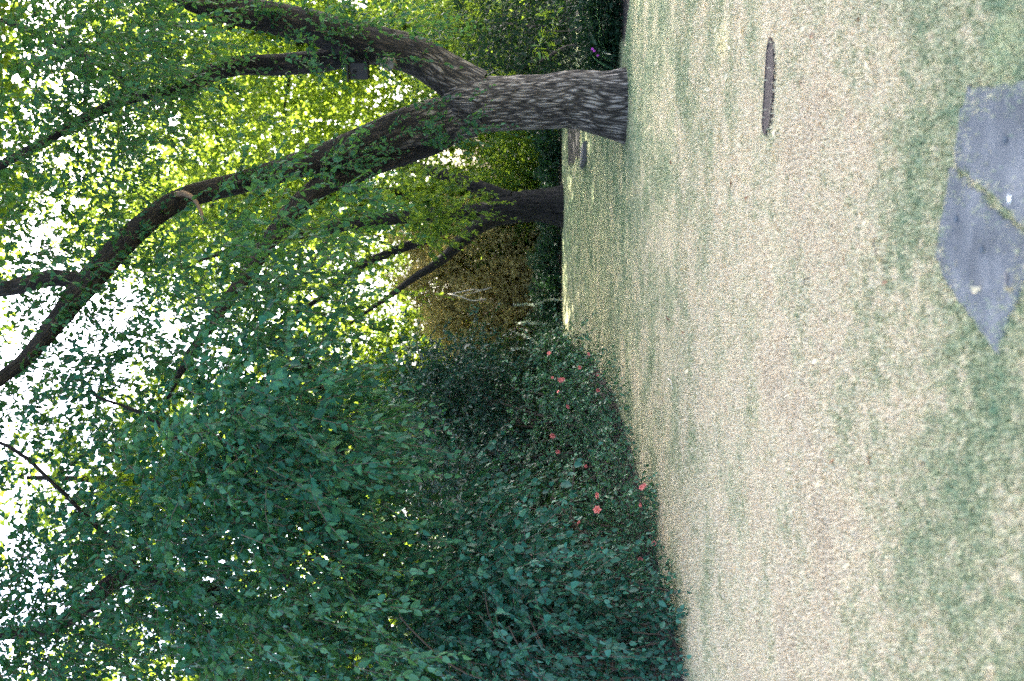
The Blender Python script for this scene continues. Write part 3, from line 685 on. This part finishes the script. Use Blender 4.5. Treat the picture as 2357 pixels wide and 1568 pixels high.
# two long bare upright canes and a dead forked stick that show in front of the leaves
cane('cane', [G(1497, 1352) + Vector((-.35, .5, -.02)), P(1330, 1225, 9.3), P(1265, 1150, 9.3)], 0.012, 0.009, M['twig'], thk, 201, 20, 6)
cane('cane', [G(1497, 1240) + Vector((-.45, .6, -.02)), P(1312, 1192, 10.2), P(1318, 1100, 10.2), P(1322, 1055, 10.2)], 0.013, 0.008, M['twig'], thk, 202, 20, 6)
shoots(ft, [(960, 1210), (1080, 1130), (1170, 1150), (1250, 1270), (1300, 1400), (1310, 1590), (940, 1590), (920, 1320)], 42, 20, 0.16, 8.3, 10.8, 0.42, 11, 0.085, 0.74, hang=0.4)
shoots(ft, [(1100, 1250), (1300, 1300), (1330, 1568), (1000, 1568)], 42, 7, 0.2, 7.9, 8.8, 0.4, 10, 0.08, 0.74, hang=0.4)
shoots(ft, [(1290, 1330), (1440, 1370), (1520, 1568), (1290, 1568)], 42, 6, 0.17, 8.3, 9.3, 0.35, 10, 0.07, 0.7, hang=0.35)
shoots(ft, [(1430, 1400), (1520, 1420), (1545, 1568), (1440, 1568)], 16, 5, 0.12, 8.45, 9.0, 0.28, 9, 0.06, 0.7, hang=0.3, down=0.0)
for k, (a_, b_, d_) in enumerate([((929, 1420), (1030, 1520), 8.0), ((1115, 1370), (1140, 1450), 8.2), ((1205, 1408), (1250, 1490), 8.2), ((1272, 1400), (1300, 1480), 8.3), ((1170, 1440), (1230, 1540), 8.1),
                                ((1400, 1420), (1480, 1440), 8.6), ((1430, 1500), (1520, 1480), 8.45), ((1460, 1450), (1545, 1470), 8.5), ((1380, 1330), (1415, 1352), 9.2), ((1270, 1310), (1230, 1290), 8.8)]):
    p0, p1 = P(*a_, d_), P(*b_, d_ + .1)
    foot = Vector((p1.x - .3, max(p1.y, 8.6), -.02))
    cane('cane', [foot, p1, p0.lerp(p1, .4) + Vector((.02, -.02, .02)), p0], 0.011, 0.005, M['twig'], thk, 600 + k, 22, 6, .003)
ft.build(thk, M['leaf_thicket'], 'foliage')
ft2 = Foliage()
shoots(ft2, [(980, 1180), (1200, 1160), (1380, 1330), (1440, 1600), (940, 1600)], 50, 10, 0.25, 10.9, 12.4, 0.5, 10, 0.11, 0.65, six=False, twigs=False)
ft2.build(thk, M['leaf_dark'], 'inner_foliage')  # darker leaf copy paints shade between the thicket's clumps

# ------------------------------------------------------------------ rose bushes with coral flowers
def flower_mesh(name, r, rg, mat):
    V, Fc = [], []
    for ring, (k, rr, tilt) in enumerate(((6, 1.0, 0.25), (5, 0.72, 0.7), (4, 0.42, 1.15))):
        for i in range(k):
            a = i / k * 6.283 + ring * 0.5 + rg.normal(0, .1); ca, sa = math.cos(a), math.sin(a)
            w = rr * 0.62; b = len(V); z = math.sin(tilt); c = math.cos(tilt)
            V += [(0, 0, 0.02 * ring), (ca * rr * c * .6 - sa * w * .6, sa * rr * c * .6 + ca * w * .6, z * rr * .6), (ca * rr * c, sa * rr * c, z * rr * .9),
                  (ca * rr * c * .6 + sa * w * .6, sa * rr * c * .6 - ca * w * .6, z * rr * .6)]
            Fc.append((b, b + 1, b + 2, b + 3))
    V = [(x * r, y * r, z * r) for x, y, z in V]
    me = py_mesh(name, V, Fc); me.materials.append(mat); return me
rf = np.random.default_rng(44)
fl_meshes = [flower_mesh('flower', 0.028 + 0.006 * k, rf, M['coral']) for k in range(3)]
def rose(loc, label, polys, flowers, canes, L):
    t = shrub('rose_bush', loc, label, 'rose bush', 'rose bushes along the lawn edge')
    f = Foliage()
    for poly, n, d0, d1, r in polys: shoots(f, poly, n, 6, r, d0, d1, 0.32, 9, L, 0.66, hang=0.25, down=0.0)
    f.build(t, M['leaf_rose'], 'foliage')
    for k in range(canes):
        b = Vector((loc[0] + rf.normal(0, .4), loc[1] + rf.normal(0, .4), -.02)); tp_ = b + Vector((rf.normal(0, .3), rf.normal(0, .2), rf.uniform(.7, 1.2)))
        cane('cane', [b, b.lerp(tp_, .5) + Vector((rf.normal(0, .06), 0, 0)), tp_], 0.008, 0.003, M['twig'], t, k + 300, 10, 5)
    for (x, y, d) in flowers:
        o = bpy.data.objects.new('flower', fl_meshes[rf.integers(3)]); COL.objects.link(o)
        o.parent = t; o.location = P(x, y, d) - t.location
        o.rotation_euler = (rf.uniform(.5, 1.4), rf.uniform(-.4, .4), rf.uniform(-.6, .6)); s = rf.uniform(.8, 1.25); o.scale = (s, s, s)
    return t
def jit(l, n, d):
    out = []
    for x, y in l:
        for k in range(n if rf.random() > .5 else max(1, n - 1)): out.append((x + rf.normal(0, 6), y + rf.normal(0, 6), d + rf.normal(0, .05)))
    return out
c1 = G(1405, 985)
rose((c1.x - .35, c1.y + .6, 0), 'rose bush with coral flowers in front of the glossy dark shrub',
     [([(1240, 800), (1300, 790), (1380, 850), (1395, 960), (1400, 1100), (1230, 1120), (1215, 950)], 90, 13.6, 15.4, 0.2),
      ([(1330, 850), (1395, 880), (1415, 1080), (1340, 1120)], 30, 13.1, 13.7, 0.14), ([(1390, 900), (1425, 930), (1470, 1100), (1400, 1110)], 22, 11.9, 12.6, 0.1)],
     jit([(1326, 853), (1300, 869), (1294, 872), (1371, 866), (1279, 916), (1315, 934), (1370, 900), (1276, 868), (1340, 1075)], 1, 13.2) + jit([(1280, 1046), (1276, 1000), (1352, 806), (1262, 800)], 1, 13.2), 14, 0.06)
c2 = G(1495, 1190)
rose((c2.x - .45, c2.y + .5, 0), 'rose bush with coral flowers beside the cane thicket',
     [([(1290, 1130), (1400, 1080), (1470, 1130), (1510, 1200), (1520, 1330), (1440, 1360), (1290, 1330)], 80, 10.2, 11.4, 0.17),
      ([(1470, 1110), (1520, 1180), (1525, 1300), (1470, 1300)], 22, 9.9, 10.4, 0.1), ([(1500, 1290), (1535, 1300), (1550, 1420), (1490, 1420)], 14, 9.0, 9.6, 0.09)],
     jit([(1478, 1122), (1486, 1115), (1375, 1128), (1374, 1170), (1339, 1200), (1389, 1262), (1372, 1300)], 1, 9.95) + jit([(1323, 1265), (1467, 1172), (1492, 1247), (1482, 1295)], 1, 9.95), 14, 0.055)

# ------------------------------------------------------------------ glossy dark shrub behind the roses
c3 = P(1400, 960, 17.5)
cam_s = shrub('glossy_shrub', (c3.x - .4, 17.5, 0), 'rounded dark evergreen shrub with small glossy leaves')
fg = Foliage()
shoots(fg, [(900, 870), (960, 810), (1080, 800), (1170, 840), (1180, 1000), (1200, 1060), (1180, 1150), (920, 1120), (880, 980)], 190, 10, 0.22, 15.8, 18.6, 0.36, 11, 0.095, 0.5, hang=0.1, down=-0.3)
shoots(fg, [(1000, 1000), (1190, 1000), (1260, 1120), (1180, 1250), (980, 1250)], 50, 8, 0.25, 13.5, 15.5, 0.4, 10, 0.085, 0.5, hang=0.1, down=-0.2)
fg.build(cam_s, M['leaf_gloss'], 'foliage')
for k in range(12):
    b = Vector((c3.x - .4 + rf.normal(0, .45), 17.3 + rf.normal(0, .4), -.02)); tp_ = b + Vector((rf.normal(0, .4), rf.normal(0, .3), rf.uniform(1.6, 2.6)))
    cane('stem', [b, b.lerp(tp_, .5), tp_], 0.025, 0.01, M['twig'], cam_s, 400 + k, 12, 6, 0.01)

# ------------------------------------------------------------------ bronze bush, low ground cover, cream sprays
c4 = P(1290, 655, 31)
gold = shrub('bronze_bush', (c4.x, 31, 0), 'big rounded bronze brown bush beyond the lawn')
fo = Foliage()
def mound(f, c, rad, n, slen, nleaf, L, asp, six=False, upw=0.4, shell=0.6, droop=.2, twigs=False):
    v = unit(rng.normal(0, 1, (n, 3))); v[:, 2] = np.abs(v[:, 2]) * 1.0 - 0.05
    bump = 1 + 0.12 * np.sin(v[:, 0] * 7 + 1) * np.sin(v[:, 2] * 9) + 0.08 * np.sin(v[:, 1] * 13 + v[:, 0] * 11)
    r = rng.uniform(shell, 1, n) * bump
    b = np.array(c) + v * r[:, None] * np.array(rad)
    f.add(*sprays(b, unit(v + np.array([0, 0, upw]) + rng.normal(0, .3, v.shape)), slen, nleaf, L, asp, six, droop, .2, twigs=twigs))
mound(fo, (c4.x, 31.5, 0.3), (2.5, 2.0, 4.4), 5200, 0.4, 11, 0.13, 0.42, shell=.82)
mound(fo, (c4.x + 1.3, 31.8, 0.3), (1.7, 1.6, 4.6), 2800, 0.4, 11, 0.13, 0.42, shell=.82)
mound(fo, (c4.x - 1.3, 30.6, 0.3), (1.9, 1.6, 3.6), 2800, 0.4, 11, 0.13, 0.42, shell=.82)
fo.build(gold, M['leaf_gold'], 'foliage')
for k in range(10):
    b = Vector((c4.x + rf.normal(0, .8), 31.4 + rf.normal(0, .4), -.02)); tp_ = b + Vector((rf.normal(0, .6), rf.normal(0, .3), rf.uniform(1.6, 3)))
    cane('stem', [b, b.lerp(tp_, .5), tp_], 0.03, 0.01, M['twig'], gold, 430 + k, 10, 6, 0.01)
dead = empty('dead_branch', tuple(P(1130, 668, 28.6)), 'bleached bare branch caught in the bronze bush', 'branch')
cane('branch', limb_pts([(1130, 662, 29.0), (1110, 668, 28.7), (1085, 667, 28.5), (1060, 672, 28.5), (1038, 678, 28.7)]), 0.016, 0.01, M['pale_twig'], dead, 1)
cane('branch', limb_pts([(1118, 688, 28.7), (1085, 692, 28.5), (1060, 684, 28.5), (1040, 680, 28.6), (1030, 679, 28.8)]), 0.014, 0.01, M['pale_twig'], dead, 2)
cane('branch', limb_pts([(1120, 664, 28.8), (1100, 671, 28.7), (1075, 676, 28.6), (1060, 683, 28.6)]), 0.010, 0.008, M['pale_twig'], dead, 3)

low = shrub('ground_cover', (1.6, 27.6, 0), 'low dark green ground cover along the far lawn edge', 'ground cover')
fl = Foliage()
for k, (x0, y0, ry, rz) in enumerate([(3.3, 27.6, .8, .55), (2.2, 27.7, .8, .8), (1.3, 27.5, .8, .75), (0.5, 27.4, .8, .85), (-.2, 26.4, .8, .8), (-.55, 23.5, .9, .8), (-.8, 20.2, .9, .75), (-1.0, 17.4, .8, .8), (4.6, 27.7, .8, .6), (5.8, 27.4, .9, .8), (7, 27, .9, 1.0)]):
    mound(fl, (x0, y0, 0), (.75, ry, rz), 420, 0.3, 9, 0.08, 0.55, False, .5, .5)
fl.build(low, M['leaf_low'], 'foliage'); tag(low, kind='stuff')

def cream_spray(i, pts, label):
    path = [P(x, y, d) for x, y, d in pts]
    t = empty('cream_spray', tuple(path[0]), label, 'plant', 'cream flowered arching sprays by the bronze bush')
    link('stem', tube_mesh('stem', path, list(np.linspace(0.008, 0.003, len(path))), 14, 5, 0, 0, None, i), M['twig'], t)
    Cc, _ = smooth_path(path, [1] * len(path), 46); f = Foliage()
    dr = rng.normal(0, 1, (46 * 3, 3)); b = np.repeat(Cc, 3, 0)
    V, Fc = leaf_verts(b, dr, rng.normal(0, 1, dr.shape), np.full(len(b), 0.055), np.full(len(b), 0.03), False)
    f.add(V, Fc); f.build(t, M['leaf_white'], 'florets')
for i, pts in enumerate([
    [(1262, 690, 26.4), (1230, 702, 26.3), (1205, 700, 26.2), (1182, 703, 26.2)],
    [(1258, 745, 26.2), (1228, 744, 26.1), (1208, 742, 26.0), (1192, 745, 26.0)],
    [(1275, 815, 25.8), (1240, 795, 25.7), (1212, 775, 25.6), (1190, 768, 25.6)],
    [(1268, 812, 25.6), (1236, 806, 25.5), (1205, 802, 25.4), (1176, 802, 25.4)],
    [(1272, 806, 25.4), (1240, 820, 25.3), (1215, 840, 25.2), (1188, 856, 25.2)],
    [(1264, 858, 24.6), (1240, 855, 24.6), (1222, 856, 24.5), (1200, 853, 24.5)]]):
    pts = [(1290, pts[0][1], pts[0][2])] + pts
    cream_spray(i, pts, 'arching stem of tiny cream white florets above the ground cover')

# ------------------------------------------------------------------ right bed: shrubs behind the big tree
r1 = shrub('shade_shrub', (5.6, 16.2, 0), 'dark shade shrub growing right behind the big trunk')
fr = Foliage()
shoots(fr, rect(1120, 0, 1400, 160), 90, 8, 0.28, 14.3, 17.5, 0.4, 10, 0.1, 0.5, down=-0.1)
shoots(fr, rect(1390, 0, 1440, 120), 16, 6, 0.15, 13.4, 15, 0.3, 9, 0.08, 0.5, down=-0.1)
for x0, y0, h0 in ((4.35, 13.5, .55), (4.9, 13.0, .6), (5.5, 12.7, .7), (6.2, 12.6, .7), (5.0, 14.0, 1.0), (4.0, 13.6, .5)):
    mound(fr, (x0, y0, 0), (.42, .42, h0), 260, .26, 9, .08, .5, False, .5, .4)
fr.build(r1, M['leaf_dark'], 'foliage')
cane('stem', [Vector((4.35, 14.6, -.02)), P(1300, 110, 14.6), P(1240, 145, 14.6)], .03, .02, M['twig'], r1, 5)
cane('stem', [Vector((5.4, 15.6, -.02)), P(1260, 60, 15.4), P(1160, 56, 15.4)], .03, .015, M['twig'], r1, 6)
r2 = shrub('bright_sapling', (4.6, 13.9, 0), 'small bright green sapling catching light before the shade shrub')
fr = Foliage()
b = np.array([tuple(P(x, y, 13.9)) for x, y in ((1262, 45), (1282, 55), (1270, 70), (1246, 100), (1258, 92), (1236, 115), (1280, 30))])
fr.add(*sprays(np.repeat(b, 2, 0), rng.normal(0, .6, (14, 3)) + np.array([0, 0, .3]), 0.28, 8, 0.12, 0.36, True, .3, .1))
fr.build(r2, M['leaf_bright'], 'foliage')
cane('stem', [Vector((4.6, 13.9, -.02)), P(1330, 70, 13.9), P(1250, 75, 13.9)], .012, .006, M['twig'], r2, 7)
r3 = shrub('lit_shrub', (6.4, 20.5, 0), 'tall sunlit shrub showing between the right limb and trunk')
fr = Foliage()
shoots(fr, rect(930, 20, 1150, 165), 60, 8, 0.4, 18.5, 22.5, 0.55, 10, 0.13, 0.6)
shoots(fr, rect(880, 0, 1130, 60), 30, 8, 0.4, 17, 21, 0.55, 10, 0.13, 0.6)
fr.build(r3, M['leaf_b'], 'foliage')
cane('stem', [Vector((6.4, 20.5, -.02)), Vector((6.3, 20.5, 2.0)), Vector((6.0, 20.4, 4.0))], .05, .02, M['twig'], r3, 8)
# strap leaved clump with magenta flowers
ls = G(1437, 128) + Vector((0.1, 0.75, 0))
lily = shrub('strap_leaf_clump', tuple(ls), 'clump of arching strap leaves with magenta flowers behind the trunk base', 'plant')
def strap_mesh(L, w, lean, n=7):
    V, Fc = [], []
    for i in range(n):
        t = i / (n - 1); x = L * (t * lean + .25 * lean * t * t); z = L * (t * (1.1 - .3 * lean) - .62 * lean * t * t); ww = w * (0.6 + .8 * t) * (1 - t ** 3) + .001
        V += [(x, -ww, z + ww * .4), (x, 0, z), (x, ww, z + ww * .4)]
        if i: b = 3 * i; Fc += [(b - 3, b - 2, b + 1, b), (b - 2, b - 1, b + 2, b + 1)]
    me = py_mesh('strap_leaf', V, Fc); me.materials.append(M['strap']); return me
sm = [strap_mesh(.55 + .08 * k, .018, .5 + .15 * k) for k in range(4)]
for k in range(44):
    o = bpy.data.objects.new('strap_leaf', sm[k % 4]); COL.objects.link(o); o.parent = lily
    o.location = (rf.normal(0, .12), rf.normal(0, .12), 0); o.rotation_euler = (0, 0, rf.uniform(0, 6.28)); s = rf.uniform(.8, 1.3); o.scale = (s, s, s)
fm = flower_mesh('flower', .02, rf, M['magenta'])
for (x, y) in ((1363, 113), (1367, 118), (1376, 129)):
    o = bpy.data.objects.new('flower', fm); COL.objects.link(o); o.parent = lily; q = P(x, y, ls.y - .35); o.location = q - Vector(ls); o.rotation_euler = (1.2, rf.normal(0, .4), 0)
    cane('flower_stalk', [Vector(ls), Vector(ls).lerp(q, .5) + Vector((0, 0, .05)), q], .005, .004, M['twig'], lily, 9, 8, 5)

# edging stone by the mulch
es = empty('edging_stone', tuple(G(1347, 357)), 'low pale stone at the end of the dark mulch patch', 'stone')
part('stone', box_mesh('stone', 0.42, 0.7, 0.10, (0, 0, 0.03), (0.0, 0.06, 0), 0.03), M['stone_edge'], es)

# brown cover lying flush in the lawn
cc = G(1772, 195, 0)
pix = COVER
pts = [G(x, y) for x, y in pix]
cov = empty('drain_cover', (cc.x, cc.y, 0), 'long flat rusty brown cover lying flush in the lawn', 'drain cover')
bm = bmesh.new(); top = [bm.verts.new((p.x - cc.x, p.y - cc.y, 0.012)) for p in pts]; bot = [bm.verts.new((p.x - cc.x, p.y - cc.y, -0.03)) for p in pts]
bm.faces.new(top)
for i in range(len(pts)): j = (i + 1) % len(pts); bm.faces.new((top[i], bot[i], bot[j], top[j]))
bmesh.ops.recalc_face_normals(bm, faces=bm.faces[:])
me = bpy.data.meshes.new('plate'); bm.to_mesh(me); bm.free()
M['rust'] = plain('rusty_brown', (0.03, 0.02, 0.018), 0.9, 0.35, 45, 0.5)
part('plate', me, M['rust'], cov)
cen_ = sum(((p - cc) for p in pts), Vector()) / len(pts)
V = []; n_ = len(pts)
for p in pts:
    q = p - cc
    for k_, z_ in ((1.0, .0125), (1.0, .017), (.95, .017), (.94, .0125)):
        e = cen_ + (q - cen_) * k_; V.append((e.x, e.y, z_))
Fc = [(i * 4 + a, ((i + 1) % n_) * 4 + a, ((i + 1) % n_) * 4 + a + 1, i * 4 + a + 1) for i in range(n_) for a in range(3)]
part('rim', py_mesh('rim', V, Fc), M['rust'], cov)

# ------------------------------------------------------------------ trees beyond the lawn
def far_tree(loc, label, clusters, h, n, rad, L, mat, seed, z0, dens=20):
    t = empty('background_tree', loc, label, 'tree', 'trees beyond the lawn')
    x, y, _ = loc
    link('trunk', tube_mesh('trunk', [(x, y, -.1), (x + .1, y, h * .3), (x - .1, y, h * .6), (x, y, h * .85)], [.32, .25, .17, .05], 24, 12, .02, 10, None, seed), M['bark_dark'], t)
    rg = np.random.default_rng(seed)
    f = Foliage()
    cen = ell((x, y, (z0 + h) / 2), (rad, rad * .8, (h - z0) / 2), n, rg)
    for k in range(min(n, 7)):
        link('limb', tube_mesh('limb', [(x, y, h * (.25 + .07 * k)), tuple((np.array([x, y, h * (.3 + .07 * k)]) + cen[k]) / 2), tuple(cen[k])], [.1, .07, .02], 12, 8, 0, 0, None, seed + k), M['bark_dark'], t)
    cen = cen[:int(n * .68)]; b, dr = clump(cen, dens, .55, rg)
    f.add(*sprays(b, unit(dr + np.array([0, 0, -.2])), .8, 11, L, .7, False, .35, .45, twigs=False))
    f.build(t, mat)
    return t
FT = [((9.5, 30, 0), 'pale green tree behind the right bed', 15, 170, 3.8, M['leaf_bg'], 1.0),
      ((5.2, 36, 0), 'tall pale green tree behind the dark trunked tree', 20, 230, 4.4, M['leaf_bg'], 2.0),
      ((12.0, 41, 0), 'pale green tree far behind the lit shrub', 23, 230, 4.8, M['leaf_bg'], 1.0),
      ((-3.6, 46, 0), 'pale green tree rising far behind the glossy shrub', 19, 130, 4.2, M['leaf_bg'], 2.5),
      ((-1.2, 37, 0), 'sunny pale tree between the bronze bush and glossy shrub', 10.5, 150, 3.3, M['leaf_bg'], .5),
      ((-4.8, 34, 0), 'green tree behind the glossy dark shrub', 11, 140, 3.4, M['leaf_b'], 1.0),
      ((-9.5, 30, 0), 'green tree behind the leaning broadleaved tree', 11, 140, 4.0, M['leaf_b'], .8),
      ((-3.7, 27, 0), 'tall slender sunny tree behind the leaning broadleaved tree', 17, 120, 3.0, M['leaf_bg'], 4.0),
      ((-8.6, 23.5, 0), 'sunny tree far left beyond the cane thicket', 14, 130, 3.2, M['leaf_bg'], 2.0),
      ((6.0, 49, 0), 'farthest pale tree between the two dark trunks', 24, 220, 5, M['leaf_bg'], 1.0)]
for i, (loc, lab, h, n, rad, mt_, z0) in enumerate(FT):
    far_tree(loc, lab, None, h, n, rad, .21 if loc[1] < 38 else .25, mt_, 500 + i * 10, z0)
# undergrowth closing the view under the far trees
und = empty('undergrowth', (0, 38, 0), 'dense dark undergrowth beneath the far trees', 'undergrowth'); tag(und, kind='stuff')
fu = Foliage()
for k in range(26):
    x0 = -16 + k * 1.45 + rng.normal(0, .4); y0 = 36 + rng.normal(0, 2.0)
    mound(fu, (x0, y0, 0), (1.6, 1.4, rng.uniform(2.0, 4.2)), 420, .6, 9, .15, .6, False, .4, .55)
for k in range(12):
    x0 = -13 + k * .95; y0 = 20 - k * .3 + rng.normal(0, 1.0)
    if x0 < -2.6: mound(fu, (x0, y0, 0), (1.3, 1.3, rng.uniform(1.8, 3.2)), 420, .5, 9, .12, .6, False, .4, .55)
for k in range(10):
    mound(fu, (7.5 + k * .7, 24 - k * .5, 0), (1.2, 1.2, rng.uniform(1.4, 2.8)), 380, .5, 9, .12, .6, False, .4, .55)
for x0, y0, h0 in ((-1.5, 21, 3.2), (-2.4, 20, 3.6), (-3.2, 19.5, 3.6), (-1.4, 24, 3.0), (-.9, 27.5, 2.4), (-2.3, 27, 3.2)):
    mound(fu, (x0, y0, 0), (1.1, 1.1, h0), 800, .5, 10, .12, .6, False, .4, .5)
for k in range(16):
    mound(fu, (-11 + k * .52, rng.uniform(12.8, 16.5), 0), (1.2, 1.0, rng.uniform(2.6, 4.2) - k * .08), 500, .5, 10, .12, .62, False, .4, .5)
fu2 = Foliage()
for k in range(14):
    mound(fu2, (2.6 + k * .75, 30.5 + rng.normal(0, 1.2), 0), (1.2, 1.0, rng.uniform(2.0, 3.6)), 420, .5, 9, .13, .6, False, .4, .55)
fu2.build(und, M['leaf_b'], 'sunlit_foliage')
fu3 = Foliage()
for x0, y0, h0 in ((-.4, 34, 4.6), (-2.0, 33.5, 4.8), (-3.4, 33, 4.6), (6.2, 34, 5.4), (7.6, 34.5, 5.6), (9.0, 34, 5.2), (5.0, 35, 5.0), (3.4, 36, 5.2)):
    mound(fu3, (x0, y0, 0), (1.3, 1.1, h0), 800, .55, 10, .15, .62, False, .4, .7)
fu3.build(und, M['leaf_bg'], 'pale_foliage')
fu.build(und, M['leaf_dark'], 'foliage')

# ------------------------------------------------------------------ fallen leaves and sticks on the lawn
def fallen_mesh(k, mat):
    rg = np.random.default_rng(900 + k); n = 5; V, Fc = [], []
    for i in range(n):
        t = i / (n - 1); w = .016 * math.sin(math.pi * min(1, t * .9 + .08)) * rg.uniform(.8, 1.1) + .001; z = .006 + .014 * math.sin(t * 2.4 + k)
        V += [((t - .5) * .062, -w, z + w * .5), ((t - .5) * .062, 0, z), ((t - .5) * .062, w, z + w * .7)]
        if i: b = 3 * i; Fc += [(b - 3, b - 2, b + 1, b), (b - 2, b - 1, b + 2, b + 1)]
    me = py_mesh('fallen_leaf', V, Fc); me.materials.append(mat); return me
pale = [fallen_mesh(k, M['dry_leaf']) for k in range(4)]; brown = [fallen_mesh(k + 4, M['brown_leaf']) for k in range(3)]
rl = np.random.default_rng(77)
def drop(me, p, label, group, s=1.0):
    o = bpy.data.objects.new('fallen_leaf', me); COL.objects.link(o); o.location = p
    o.rotation_euler = (rl.normal(0, .25), rl.normal(0, .25), rl.uniform(0, 6.28)); o.scale = (s, s, s)
    return tag(o, label, 'leaf', group)
n_l = 0
while n_l < 150:
    x = 1320 + (2060 - 1320) * rl.random() ** 2.2; y = rl.uniform(0, 1500) ** 1.0
    if rl.random() < y / 1700: continue
    g_ = G(x, y, 0.014)
    if not in_poly(np.array([[g_.x, g_.y]]), np.array(lawn_poly))[0] or bald(np.array([[g_.x, g_.y]]))[0]: continue
    if rl.random() < .75: drop(pale[rl.integers(4)], g_, 'small pale dry leaf fallen on the lawn', 'pale fallen leaves on the lawn', rl.uniform(.5, .95))
    else: drop(brown[rl.integers(3)], g_, 'small brown dry leaf fallen on the lawn', 'brown fallen leaves on the lawn', rl.uniform(.5, 1.0))
    n_l += 1
drop(pale[0], G(2250, 664, .022), 'pale curled leaf lying in the middle of the pointed flagstone', 'fallen leaves on the flagstones', .75)
drop(pale[2], G(2326, 661, .022), 'pale curled leaf lying near the outer edge of the pointed flagstone', 'fallen leaves on the flagstones', .8)
def stick(pix, r, mat, label):
    pts = [G(x, y, .016) for x, y in pix]
    o = link('fallen_twig', tube_mesh('fallen_twig', pts, list(np.linspace(r, r * .6, len(pts))), 10, 6, 0, 0, None, int(pix[0][0])), mat); tag(o, label, 'twig')
stick([(1845, 648), (1852, 644), (1862, 638)], .004, M['bark_dark'], 'short dark twig lying on the dry lawn')
stick([(1537, 872), (1544, 880), (1548, 896)], .006, M['pale_twig'], 'bent pale twig on the lawn beside the rose bed')
stick([(2010, 556), (2016, 590)], .003, M['twig'], 'thin brown stalk lying on the lawn near the flagstones')
